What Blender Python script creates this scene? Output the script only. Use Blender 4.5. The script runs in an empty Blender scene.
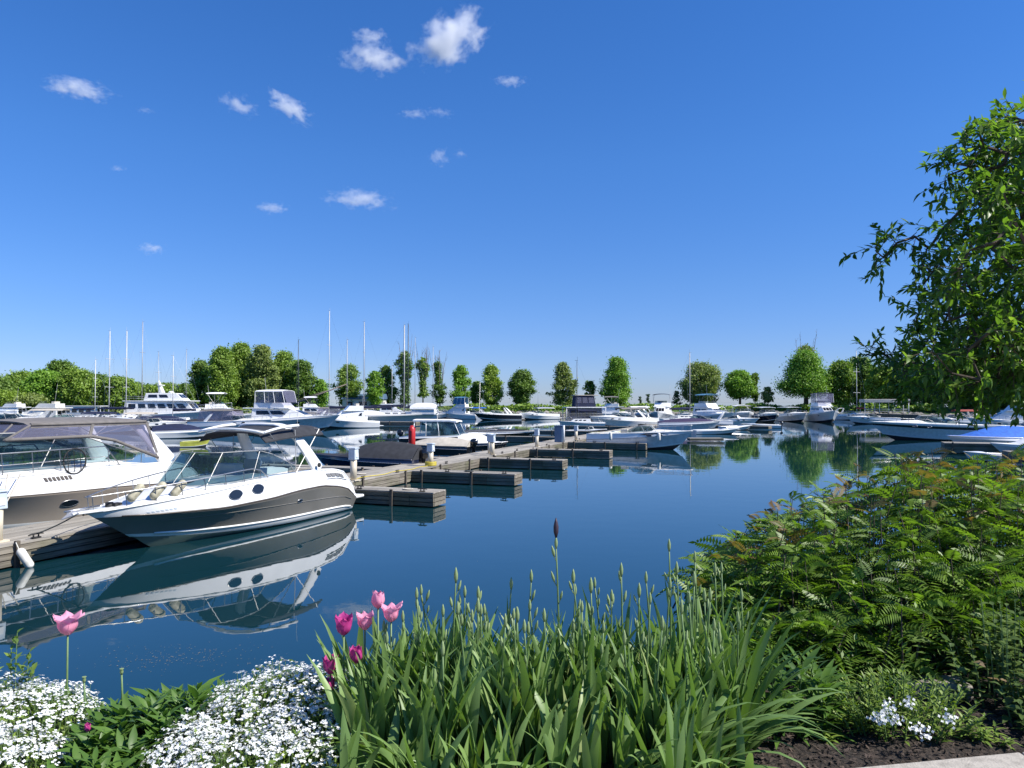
import bpy, math, random
import numpy as np
from mathutils import Vector, Matrix
R = math.radians
rng = np.random.default_rng(7)
random.seed(7)
sc = bpy.context.scene
col = sc.collection

# ------------------------------------------------------------ camera, sky, sun, exposure
F = 760.0; H = 3.6; HY = 402.0
cam_d = bpy.data.cameras.new('camera'); cam = bpy.data.objects.new('camera', cam_d); col.objects.link(cam)
cam_d.sensor_width = 36; cam_d.lens = 36 * F / 1024
cam_d.clip_start = 0.1; cam_d.clip_end = 30000
cam.location = (0, 0, H); cam.rotation_euler = (R(90) + math.atan((HY - 384) / F), 0, 0)
sc.camera = cam
SUN_EL = R(46); SUN_AZ = R(106)      # azimuth measured from +Y (view direction) towards +X (right)
w = bpy.data.worlds.new('World'); sc.world = w; w.use_nodes = True
nt = w.node_tree; bg = nt.nodes['Background']
sky = nt.nodes.new('ShaderNodeTexSky'); sky.sky_type = 'NISHITA'; sky.sun_disc = False
sky.sun_elevation = SUN_EL; sky.sun_rotation = SUN_AZ
sky.altitude = 0; sky.air_density = 1.0; sky.dust_density = 0.0; sky.ozone_density = 6.0
hs = nt.nodes.new('ShaderNodeHueSaturation'); hs.inputs['Saturation'].default_value = 1.22; hs.inputs['Hue'].default_value = 0.503
wb = nt.nodes.new('ShaderNodeMixRGB'); wb.blend_type = 'MULTIPLY'; wb.inputs[0].default_value = 1; wb.inputs[2].default_value = (0.81, 0.95, 1.14, 1)
nt.links.new(sky.outputs[0], hs.inputs['Color']); nt.links.new(hs.outputs[0], wb.inputs[1])
# the air near the horizon is clearer than the sky model assumes: tone it by elevation
tcw = nt.nodes.new('ShaderNodeTexCoord'); sx = nt.nodes.new('ShaderNodeSeparateXYZ'); nt.links.new(tcw.outputs['Generated'], sx.inputs[0])
cw = nt.nodes.new('ShaderNodeValToRGB'); ce = cw.color_ramp.elements; ce[0].position = 0.0; ce[0].color = (.42, .43, .60, 1); ce[1].position = 0.5; ce[1].color = (.98, .80, .77, 1)
for pz, cc in ((.06, (.51, .49, .62)), (.15, (.68, .60, .64)), (.30, (.88, .74, .72))): q = ce.new(pz); q.color = (*cc, 1)
nt.links.new(sx.outputs['Z'], cw.inputs[0])
w2 = nt.nodes.new('ShaderNodeMixRGB'); w2.blend_type = 'MULTIPLY'; w2.inputs[0].default_value = 1
nt.links.new(wb.outputs[0], w2.inputs[1]); nt.links.new(cw.outputs[0], w2.inputs[2]); nt.links.new(w2.outputs[0], bg.inputs[0])
bg.inputs[1].default_value = 0.13
sl = bpy.data.lights.new('sun', 'SUN'); sl.energy = 5.0; sl.angle = R(0.53); sl.color = (1, 0.955, 0.88)
so = bpy.data.objects.new('sun', sl); col.objects.link(so)
sd = Vector((math.sin(SUN_AZ) * math.cos(SUN_EL), math.cos(SUN_AZ) * math.cos(SUN_EL), math.sin(SUN_EL)))
so.rotation_euler = sd.to_track_quat('Z', 'Y').to_euler(); so.location = (30, -10, 60)
sc.view_settings.view_transform = 'Standard'; sc.view_settings.look = 'None'
sc.view_settings.gamma = 1; sc.view_settings.use_curve_mapping = False
sc.view_settings.exposure = 0.6
sc.cycles.use_denoising = True
sc.cycles.max_bounces = 10; sc.cycles.transparent_max_bounces = 16
sc.cycles.volume_bounces = 8; sc.cycles.volume_max_steps = 64
sc.cycles.transmission_bounces = 6; sc.cycles.caustics_reflective = False; sc.cycles.caustics_refractive = False

def gx(px, d): return (px - 512) / F * d
def gz(py, d): return H - (py - HY) / F * d
def dw(py, z=0.0): return (H - z) * F / (py - HY)
def at(px, py, z=0.0):
    d = dw(py, z); return Vector((gx(px, d), d, z))

# ------------------------------------------------------------ materials
def pmat(name, c, rough=0.5, c2=None, scale=4.0, metal=0.0, bump=0.0, bscale=None, coat=0.0, spec=0.5, detail=4.0, coords='Object', lo=0.35, hi=0.65):
    m = bpy.data.materials.new(name); m.use_nodes = True; n = m.node_tree; b = n.nodes['Principled BSDF']
    b.inputs['Roughness'].default_value = rough; b.inputs['Metallic'].default_value = metal
    b.inputs['Coat Weight'].default_value = coat; b.inputs['Coat Roughness'].default_value = 0.05
    b.inputs['Specular IOR Level'].default_value = spec
    tc = n.nodes.new('ShaderNodeTexCoord')
    if c2 is None: c2 = tuple(x * 0.82 for x in c)
    nz = n.nodes.new('ShaderNodeTexNoise'); nz.inputs['Scale'].default_value = scale; nz.inputs['Detail'].default_value = detail
    n.links.new(tc.outputs[coords], nz.inputs['Vector'])
    cr = n.nodes.new('ShaderNodeValToRGB'); cr.color_ramp.elements[0].position = lo; cr.color_ramp.elements[1].position = hi
    cr.color_ramp.elements[0].color = (*c2, 1); cr.color_ramp.elements[1].color = (*c, 1)
    n.links.new(nz.outputs['Fac'], cr.inputs[0]); n.links.new(cr.outputs[0], b.inputs['Base Color'])
    if bump > 0:
        nb = n.nodes.new('ShaderNodeTexNoise'); nb.inputs['Scale'].default_value = bscale or scale * 3; nb.inputs['Detail'].default_value = 6
        n.links.new(tc.outputs[coords], nb.inputs['Vector'])
        bp = n.nodes.new('ShaderNodeBump'); bp.inputs['Strength'].default_value = 1.0; bp.inputs['Distance'].default_value = bump
        n.links.new(nb.outputs['Fac'], bp.inputs['Height']); n.links.new(bp.outputs[0], b.inputs['Normal'])
    return m

def leafmat(name, c1, c2, trans=0.35, rough=0.5, c3=None, tm=(1.5, 1.7, 0.6)):
    m = bpy.data.materials.new(name); m.use_nodes = True; n = m.node_tree; b = n.nodes['Principled BSDF']
    out = n.nodes['Material Output']
    b.inputs['Roughness'].default_value = rough; b.inputs['Specular IOR Level'].default_value = 0.35
    a = n.nodes.new('ShaderNodeAttribute'); a.attribute_name = 'tint'
    cr = n.nodes.new('ShaderNodeValToRGB'); cr.color_ramp.elements[0].color = (*c1, 1); cr.color_ramp.elements[1].color = (*c2, 1)
    if c3:
        e = cr.color_ramp.elements.new(0.86); e.color = (*c2, 1); cr.color_ramp.elements[2].color = (*c3, 1)
    n.links.new(a.outputs['Fac'], cr.inputs[0]); n.links.new(cr.outputs[0], b.inputs['Base Color'])
    t = n.nodes.new('ShaderNodeBsdfTranslucent')
    mu = n.nodes.new('ShaderNodeMixRGB'); mu.blend_type = 'MULTIPLY'; mu.inputs[0].default_value = 1; mu.inputs[2].default_value = (*tm, 1)
    n.links.new(cr.outputs[0], mu.inputs[1]); n.links.new(mu.outputs[0], t.inputs[0])
    mx = n.nodes.new('ShaderNodeMixShader'); mx.inputs[0].default_value = trans
    n.links.new(b.outputs[0], mx.inputs[1]); n.links.new(t.outputs[0], mx.inputs[2]); n.links.new(mx.outputs[0], out.inputs[0])
    return m

def glassmat(name, tint=(0.75, 0.85, 0.85), alpha=0.35, base=(0.02, 0.03, 0.035)):
    """tinted sheet glazing: clear transmission mixed with a dark glossy film"""
    m = bpy.data.materials.new(name); m.use_nodes = True; n = m.node_tree; b = n.nodes['Principled BSDF']; out = n.nodes['Material Output']
    b.inputs['Base Color'].default_value = (*base, 1); b.inputs['Roughness'].default_value = 0.04
    b.inputs['Coat Weight'].default_value = 0.6; b.inputs['Coat Roughness'].default_value = 0.02
    tr = n.nodes.new('ShaderNodeBsdfTransparent'); tr.inputs[0].default_value = (*tint, 1)
    mx = n.nodes.new('ShaderNodeMixShader'); mx.inputs[0].default_value = alpha
    n.links.new(tr.outputs[0], mx.inputs[1]); n.links.new(b.outputs[0], mx.inputs[2]); n.links.new(mx.outputs[0], out.inputs[0])
    return m

def plankmat(name, c1, c2, c3, along_scale=0.6, across=14.0, rot=0.0):
    m = bpy.data.materials.new(name); m.use_nodes = True; n = m.node_tree; b = n.nodes['Principled BSDF']
    b.inputs['Roughness'].default_value = 0.85; b.inputs['Specular IOR Level'].default_value = 0.2
    tc = n.nodes.new('ShaderNodeTexCoord')
    mp = n.nodes.new('ShaderNodeMapping'); mp.inputs['Scale'].default_value = (along_scale, across, across)
    n.links.new(tc.outputs['Object'], mp.inputs[0])
    nz = n.nodes.new('ShaderNodeTexNoise'); nz.inputs['Scale'].default_value = 1.5; nz.inputs['Detail'].default_value = 8; nz.inputs['Roughness'].default_value = 0.65
    n.links.new(mp.outputs[0], nz.inputs[0])
    cr = n.nodes.new('ShaderNodeValToRGB'); e = cr.color_ramp.elements
    e[0].position = 0.3; e[0].color = (*c1, 1); e[1].position = 0.7; e[1].color = (*c2, 1)
    n.links.new(nz.outputs['Fac'], cr.inputs[0])
    n2 = n.nodes.new('ShaderNodeTexNoise'); n2.inputs['Scale'].default_value = 0.9; n2.inputs['Detail'].default_value = 4
    n.links.new(tc.outputs['Object'], n2.inputs[0])
    r2 = n.nodes.new('ShaderNodeValToRGB'); r2.color_ramp.elements[0].position = 0.45; r2.color_ramp.elements[1].position = 0.68
    n.links.new(n2.outputs['Fac'], r2.inputs[0])
    mx = n.nodes.new('ShaderNodeMixRGB'); n.links.new(r2.outputs[0], mx.inputs[0]); n.links.new(cr.outputs[0], mx.inputs[1]); mx.inputs[2].default_value = (*c3, 1)
    at_ = n.nodes.new('ShaderNodeAttribute'); at_.attribute_name = 'tint'
    mm = n.nodes.new('ShaderNodeMath'); mm.operation = 'MULTIPLY_ADD'; mm.inputs[1].default_value = 0.5; mm.inputs[2].default_value = 0.72
    n.links.new(at_.outputs['Fac'], mm.inputs[0])
    ml = n.nodes.new('ShaderNodeMixRGB'); ml.blend_type = 'MULTIPLY'; ml.inputs[0].default_value = 1
    n.links.new(mx.outputs[0], ml.inputs[1]); n.links.new(mm.outputs[0], ml.inputs[2])
    n.links.new(ml.outputs[0], b.inputs['Base Color'])
    bp = n.nodes.new('ShaderNodeBump'); bp.inputs['Distance'].default_value = 0.006; n.links.new(nz.outputs['Fac'], bp.inputs['Height']); n.links.new(bp.outputs[0], b.inputs['Normal'])
    return m

M = {}
M['white'] = pmat('white_gelcoat', (0.80, 0.80, 0.78), 0.28, (0.74, 0.74, 0.72), 1.5, coat=0.3)
M['offwhite'] = pmat('cream_gelcoat', (0.72, 0.70, 0.64), 0.35, (0.66, 0.64, 0.58), 1.5, coat=0.2)
M['deck'] = pmat('deck_nonskid', (0.74, 0.73, 0.69), 0.6, (0.66, 0.65, 0.61), 3, bump=0.001, bscale=200)
M['grey'] = pmat('taupe_grey_gelcoat', (0.19, 0.178, 0.155), 0.22, (0.16, 0.15, 0.13), 1.0, coat=0.4)
M['taupe'] = pmat('taupe_gelcoat', (0.36, 0.31, 0.26), 0.25, (0.32, 0.275, 0.23), 1.0, coat=0.4)
M['stripe'] = pmat('dark_trim_stripe', (0.10, 0.085, 0.07), 0.35)
M['navy'] = pmat('navy_gelcoat', (0.012, 0.018, 0.045), 0.15, coat=0.6)
M['black'] = pmat('black_gelcoat', (0.012, 0.013, 0.016), 0.15, coat=0.6)
M['bluegrey_shade'] = pmat('blue_grey_shade_gelcoat', (0.66, 0.69, 0.71), 0.25, coat=0.4)  # blue-grey of white hull sides in shade, put into the gelcoat colour
M['red'] = pmat('red_paint', (0.45, 0.02, 0.02), 0.4)
M['maroon'] = pmat('maroon_gelcoat', (0.16, 0.02, 0.02), 0.25, coat=0.4)
M['antifoul'] = pmat('antifouling_paint', (0.02, 0.025, 0.03), 0.8)
M['slime'] = pmat('green_waterline_paint', (0.10, 0.16, 0.14), 0.6)
M['canvas_grey'] = pmat('grey_brown_canvas', (0.17, 0.155, 0.145), 0.9, (0.13, 0.12, 0.11), 5, bump=0.004, bscale=6)
M['canvas_black'] = pmat('charcoal_canvas', (0.030, 0.032, 0.038), 0.85, (0.02, 0.021, 0.025), 4, bump=0.01, bscale=3)
M['canvas_blue'] = pmat('bright_blue_canvas', (0.02, 0.13, 0.50), 0.8, (0.015, 0.09, 0.38), 4, bump=0.01, bscale=3)
M['canvas_navy'] = pmat('navy_canvas', (0.008, 0.015, 0.055), 0.85, (0.006, 0.010, 0.035), 4, bump=0.01, bscale=3)
M['canvas_teal'] = pmat('teal_blue_canvas', (0.06, 0.20, 0.34), 0.85, bump=0.01, bscale=3)
M['canvas_white'] = pmat('white_canvas', (0.78, 0.78, 0.77), 0.8, (0.68, 0.68, 0.67), 4, bump=0.015, bscale=3)
M['canvas_beige'] = pmat('beige_canvas', (0.50, 0.45, 0.37), 0.85, bump=0.015, bscale=3)
M['canvas_purple'] = pmat('purple_canvas', (0.035, 0.025, 0.07), 0.85, bump=0.01, bscale=3)
M['canvas_red'] = pmat('dull_red_canvas', (0.30, 0.06, 0.04), 0.85)
M['steel'] = pmat('stainless_steel', (0.50, 0.50, 0.50), 0.38, metal=1.0)
M['alu'] = pmat('anodised_mast', (0.42, 0.42, 0.41), 0.5, metal=0.3)
M['mast_white'] = pmat('white_mast_paint', (0.60, 0.60, 0.58), 0.4)
M['mast_dark'] = pmat('dark_mast_paint', (0.05, 0.055, 0.06), 0.4)
M['glass'] = glassmat('windshield_glass', (0.50, 0.66, 0.70), 0.36)
M['darkglass'] = pmat('dark_cabin_glass', (0.012, 0.014, 0.018), 0.06, coat=0.5)
M['vinyl'] = glassmat('clear_vinyl_curtain', (0.70, 0.68, 0.78), 0.42, (0.22, 0.21, 0.28))
M['rubber'] = pmat('black_rubber', (0.02, 0.02, 0.02), 0.7)
M['fender'] = pmat('white_vinyl_fender', (0.74, 0.73, 0.68), 0.5, (0.60, 0.58, 0.50), 6)
M['fender_old'] = pmat('beige_grimy_fender', (0.42, 0.39, 0.28), 0.6, (0.27, 0.25, 0.17), 8)
M['rope'] = pmat('pale_rope', (0.50, 0.46, 0.38), 0.9)
M['rope_dark'] = pmat('dark_rope', (0.05, 0.06, 0.06), 0.9)
M['seat'] = pmat('beige_seat_vinyl', (0.62, 0.57, 0.48), 0.5)
M['wood_top'] = plankmat('weathered_dock_boards', (0.20, 0.18, 0.15), (0.43, 0.395, 0.335), (0.30, 0.28, 0.24))
M['wood_side'] = plankmat('stained_dock_beams', (0.07, 0.06, 0.048), (0.31, 0.275, 0.22), (0.13, 0.125, 0.08))
M['pile'] = pmat('old_pile_wood', (0.14, 0.115, 0.085), 0.9, (0.06, 0.05, 0.04), 6)
M['pedestal'] = pmat('cream_pedestal_plastic', (0.62, 0.55, 0.42), 0.5)
M['pedestal_head'] = pmat('pale_blue_pedestal_head', (0.55, 0.62, 0.68), 0.4)
M['yellow'] = pmat('yellow_plastic', (0.62, 0.50, 0.06), 0.5)
M['limeyellow'] = pmat('lime_yellow_plastic', (0.62, 0.62, 0.10), 0.5)
M['binblue'] = pmat('slate_blue_plastic', (0.10, 0.17, 0.27), 0.5)
M['bark'] = pmat('tree_bark', (0.12, 0.09, 0.065), 0.95, (0.05, 0.04, 0.03), 8, bump=0.01, bscale=20)
M['twig'] = pmat('grey_bare_twig', (0.22, 0.18, 0.15), 0.95)
M['concrete'] = pmat('pale_concrete', (0.40, 0.365, 0.31), 0.9, (0.28, 0.255, 0.215), 30, bump=0.003, bscale=120, lo=.3, hi=.6)
M['stone'] = pmat('grey_brown_stone', (0.26, 0.24, 0.20), 0.9, (0.13, 0.12, 0.10), 9, bump=0.02, bscale=14)
M['rock'] = pmat('pale_shore_rock', (0.34, 0.31, 0.27), 0.95, (0.14, 0.13, 0.11), 1.2, bump=0.08, bscale=2)
M['mulch'] = pmat('dark_mulch', (0.050, 0.036, 0.027), 1.0, (0.016, 0.012, 0.010), 45, bump=0.03, bscale=60)
M['leaf_sorb'] = leafmat('false_spirea_leaf', (0.055, 0.105, 0.018), (0.18, 0.29, 0.04), 0.35, 0.45, (0.17, 0.27, 0.04))
M['leaf_red'] = leafmat('reddish_young_leaf', (0.13, 0.13, 0.04), (0.21, 0.12, 0.055), 0.4, 0.5)
M['leaf_tree'] = leafmat('near_tree_leaf', (0.06, 0.12, 0.02), (0.14, 0.235, 0.042), 0.5, 0.4, (0.24, 0.31, 0.07))
M['leaf_iris'] = leafmat('iris_blade', (0.095, 0.17, 0.05), (0.21, 0.32, 0.10), 0.25, 0.42, (0.30, 0.36, 0.15))
M['bud'] = leafmat('iris_bud', (0.18, 0.27, 0.10), (0.32, 0.39, 0.20), 0.2, 0.5)
M['bud_dark'] = pmat('dark_iris_petal', (0.03, 0.015, 0.03), 0.6)
M['stem'] = pmat('green_stem', (0.13, 0.21, 0.07), 0.5, (0.10, 0.17, 0.06), 20)
M['leaf_mid'] = leafmat('mid_green_leaf', (0.05, 0.11, 0.022), (0.12, 0.22, 0.04), 0.3, 0.4)
M['leaf_lime'] = leafmat('lime_green_leaf', (0.10, 0.17, 0.03), (0.24, 0.33, 0.06), 0.3, 0.5)
M['leaf_rose'] = leafmat('rose_leaf', (0.04, 0.075, 0.02), (0.13, 0.19, 0.05), 0.25, 0.4, (0.24, 0.18, 0.10))
M['petal_white'] = leafmat('white_petal', (0.74, 0.75, 0.72), (0.86, 0.87, 0.85), 0.15, 0.7, None, (1, 1, 1))
M['petal_pink'] = leafmat('pink_tulip_petal', (0.76, 0.26, 0.43), (0.88, 0.50, 0.62), 0.35, 0.45, None, (1.15, 1, 1.1))
M['petal_magenta'] = leafmat('magenta_tulip_petal', (0.45, 0.03, 0.20), (0.62, 0.09, 0.34), 0.35, 0.45, None, (1.15, 1, 1.1))
M['yellow_c'] = pmat('pale_yellow_centre', (0.55, 0.5, 0.12), 0.7)
M['roof_beige'] = pmat('cream_roof_sheet', (0.62, 0.57, 0.48), 0.7)
M['house_wall'] = pmat('white_siding', (0.62, 0.62, 0.60), 0.7)

# ------------------------------------------------------------ mesh helpers
def tag(o, label=None, cat=None, group=None, kind=None):
    if label: o['label'] = label
    if cat: o['category'] = cat
    if group: o['group'] = group
    if kind: o['kind'] = kind
    return o

def empty(name, loc=(0, 0, 0), rz=0.0, label=None, cat=None, group=None):
    o = bpy.data.objects.new(name, None); o.empty_display_size = 0.3; col.objects.link(o)
    o.location = loc; o.rotation_euler = (0, 0, rz)
    return tag(o, label, cat, group)

def arr_obj(name, V, FQ, mats, parent=None, tint=None, midx=None, smooth=False, loc=None):
    """V (n,3), FQ (m,k) one face size"""
    V = np.asarray(V, dtype=np.float32); FQ = np.asarray(FQ, dtype=np.int32)
    me = bpy.data.meshes.new(name); m_, k = FQ.shape
    me.vertices.add(len(V)); me.vertices.foreach_set('co', V.ravel())
    me.loops.add(m_ * k); me.loops.foreach_set('vertex_index', FQ.ravel())
    me.polygons.add(m_); me.polygons.foreach_set('loop_start', np.arange(0, m_ * k, k, dtype=np.int32))
    if not isinstance(mats, (list, tuple)): mats = [mats]
    for x in mats: me.materials.append(x)
    if midx is not None: me.polygons.foreach_set('material_index', np.asarray(midx, dtype=np.int32))
    me.polygons.foreach_set('use_smooth', np.full(m_, smooth))
    if tint is not None:
        a = me.attributes.new('tint', 'FLOAT', 'FACE'); a.data.foreach_set('value', np.asarray(tint, dtype=np.float32))
    me.update(calc_edges=True); me.validate()
    o = bpy.data.objects.new(name, me); col.objects.link(o)
    if parent: o.parent = parent
    if loc is not None: o.location = loc
    return o

class MB:
    def __init__(s): s.v = []; s.f = []; s.m = []; s.t = []; s.sm = []
    def add(s, vs, fs, mat=0, tint=0.5, sm=False):
        b = len(s.v); s.v.extend([tuple(map(float, p)) for p in vs])
        for f in fs: s.f.append([b + i for i in f]); s.m.append(mat); s.t.append(tint); s.sm.append(sm)
        return s
    def box(s, c, d, rz=0.0, mat=0, tint=None, top=1.0):
        if tint is None: tint = random.random()
        cx, cy, cz = c; x, y, z = [q / 2 for q in d]; ca, sa = math.cos(rz), math.sin(rz); vs = []
        for k, zz in ((1, -z), (top, z)):
            for a, b in ((-x, -y), (x, -y), (x, y), (-x, y)):
                a *= k; b *= k; vs.append((cx + a * ca - b * sa, cy + a * sa + b * ca, cz + zz))
        return s.add(vs, [(3, 2, 1, 0), (4, 5, 6, 7), (0, 1, 5, 4), (1, 2, 6, 5), (2, 3, 7, 6), (3, 0, 4, 7)], mat, tint)
    def tube(s, pts, r, seg=6, mat=0, cap=True, flat=1.0):
        pts = [Vector(p) for p in pts]; n = len(pts)
        rs = r if isinstance(r, (list, tuple)) else [r] * n
        b = len(s.v); up = None
        for i, p in enumerate(pts):
            t = (pts[min(i + 1, n - 1)] - pts[max(i - 1, 0)])
            if t.length < 1e-9: t = Vector((0, 0, 1))
            t.normalize()
            if up is None:
                a = Vector((0, 0, 1)) if abs(t.z) < 0.9 else Vector((1, 0, 0)); up = a.cross(t).normalized()
            else:
                up = (up - t * up.dot(t)); up = up.normalized() if up.length > 1e-6 else t.orthogonal().normalized()
            w_ = t.cross(up)
            for k in range(seg):
                a = 2 * math.pi * k / seg; q = p + (up * math.cos(a) + w_ * math.sin(a) * flat) * rs[i]; s.v.append(tuple(q))
        for i in range(n - 1):
            for k in range(seg):
                k2 = (k + 1) % seg
                s.f.append([b + i * seg + k, b + i * seg + k2, b + (i + 1) * seg + k2, b + (i + 1) * seg + k]); s.m.append(mat); s.t.append(.5); s.sm.append(seg > 4)
        if cap:
            s.f.append([b + k for k in range(seg)][::-1]); s.m.append(mat); s.t.append(.5); s.sm.append(False)
            s.f.append([b + (n - 1) * seg + k for k in range(seg)]); s.m.append(mat); s.t.append(.5); s.sm.append(False)
        return s
    def grid(s, G, mat=0, sm=True, flip=False):
        """G: rows x cols of points; mat int or function(i,j)"""
        r, c = len(G), len(G[0]); b = len(s.v)
        for row in G: s.v.extend([tuple(map(float, p)) for p in row])
        for i in range(r - 1):
            for j in range(c - 1):
                f = [b + i * c + j, b + i * c + j + 1, b + (i + 1) * c + j + 1, b + (i + 1) * c + j]
                s.f.append(f[::-1] if flip else f); s.m.append(mat(i, j) if callable(mat) else mat); s.t.append(.5); s.sm.append(sm)
        return s
    def sheet(s, G, th, mat=0, sm=True, under=None):
        """grid given thickness downwards (z)"""
        s.grid(G, mat, sm)
        L_ = [[(p[0], p[1], p[2] - th) for p in row] for row in G]
        s.grid(L_, mat if under is None else under, sm, True)
        r, c = len(G), len(G[0])
        per = [(0, j) for j in range(c)] + [(i, c - 1) for i in range(1, r)] + [(r - 1, j) for j in range(c - 2, -1, -1)] + [(i, 0) for i in range(r - 2, -1, -1)]
        A = [G[i][j] for i, j in per]; B = [L_[i][j] for i, j in per]
        mm = mat if not callable(mat) else mat(0, 0)
        return s.grid([B, A], mm, False)
    def poly(s, pts, th, mat=0):
        """polygon extruded by vector th both as caps"""
        n = len(pts); A = [Vector(p) for p in pts]; t = Vector(th); B = [p + t for p in A]
        return s.add(A + B, [list(range(n))[::-1], [n + i for i in range(n)]] + [[i, (i + 1) % n, n + (i + 1) % n, n + i] for i in range(n)], mat)
    def build_each(s, name, mats, parent=None):
        """one object per connected piece"""
        p = list(range(len(s.v)))
        def find(a):
            while p[a] != a: p[a] = p[p[a]]; a = p[a]
            return a
        for f in s.f:
            for i in f[1:]: p[find(i)] = find(f[0])
        g = {}
        for k, f in enumerate(s.f): g.setdefault(find(f[0]), []).append(k)
        out = []
        for ks in g.values():
            m = MB(); ix = {}
            for k in ks:
                for i in s.f[k]:
                    if i not in ix: ix[i] = len(m.v); m.v.append(s.v[i])
                m.f.append([ix[i] for i in s.f[k]]); m.m.append(s.m[k]); m.t.append(s.t[k]); m.sm.append(s.sm[k])
            out.append(m.build(name, mats, parent))
        return out
    def build(s, name, mats, parent=None, loc=None, bevel=0.0, rz=None):
        me = bpy.data.meshes.new(name); me.from_pydata(s.v, [], s.f)
        if not isinstance(mats, (list, tuple)): mats = [mats]
        for x in mats: me.materials.append(x)
        me.polygons.foreach_set('material_index', np.array(s.m, dtype=np.int32))
        me.polygons.foreach_set('use_smooth', np.array(s.sm, dtype=bool))
        a = me.attributes.new('tint', 'FLOAT', 'FACE'); a.data.foreach_set('value', np.array(s.t, dtype=np.float32))
        me.update(); o = bpy.data.objects.new(name, me); col.objects.link(o)
        if parent: o.parent = parent
        if loc is not None: o.location = loc
        if rz is not None: o.rotation_euler = (0, 0, rz)
        if bevel > 0:
            bv = o.modifiers.new('bevel', 'BEVEL'); bv.width = bevel; bv.segments = 2; bv.limit_method = 'ANGLE'
        return o

def kids(o): return [c for c in bpy.data.objects if c.parent == o]
def copy_tree(o, parent=None):
    ch = kids(o); c = o.copy(); col.objects.link(c)
    if parent: c.parent = parent
    for k in ch: copy_tree(k, c)
    return c

def patch(mb, q, u0, u1, v0, v1, off=0.012, mat=0):
    """thin panel proud of a quad q=(p00,p10,p11,p01)"""
    q = [Vector(p) for p in q]
    def P(u, v): return q[0] * (1 - u) * (1 - v) + q[1] * u * (1 - v) + q[2] * u * v + q[3] * (1 - u) * v
    n = (q[1] - q[0]).cross(q[3] - q[0]).normalized()
    a = [P(u0, v0) - n * .005, P(u1, v0) - n * .005, P(u1, v1) - n * .005, P(u0, v1) - n * .005]
    mb.poly(a, n * (off + .005), mat)
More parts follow.
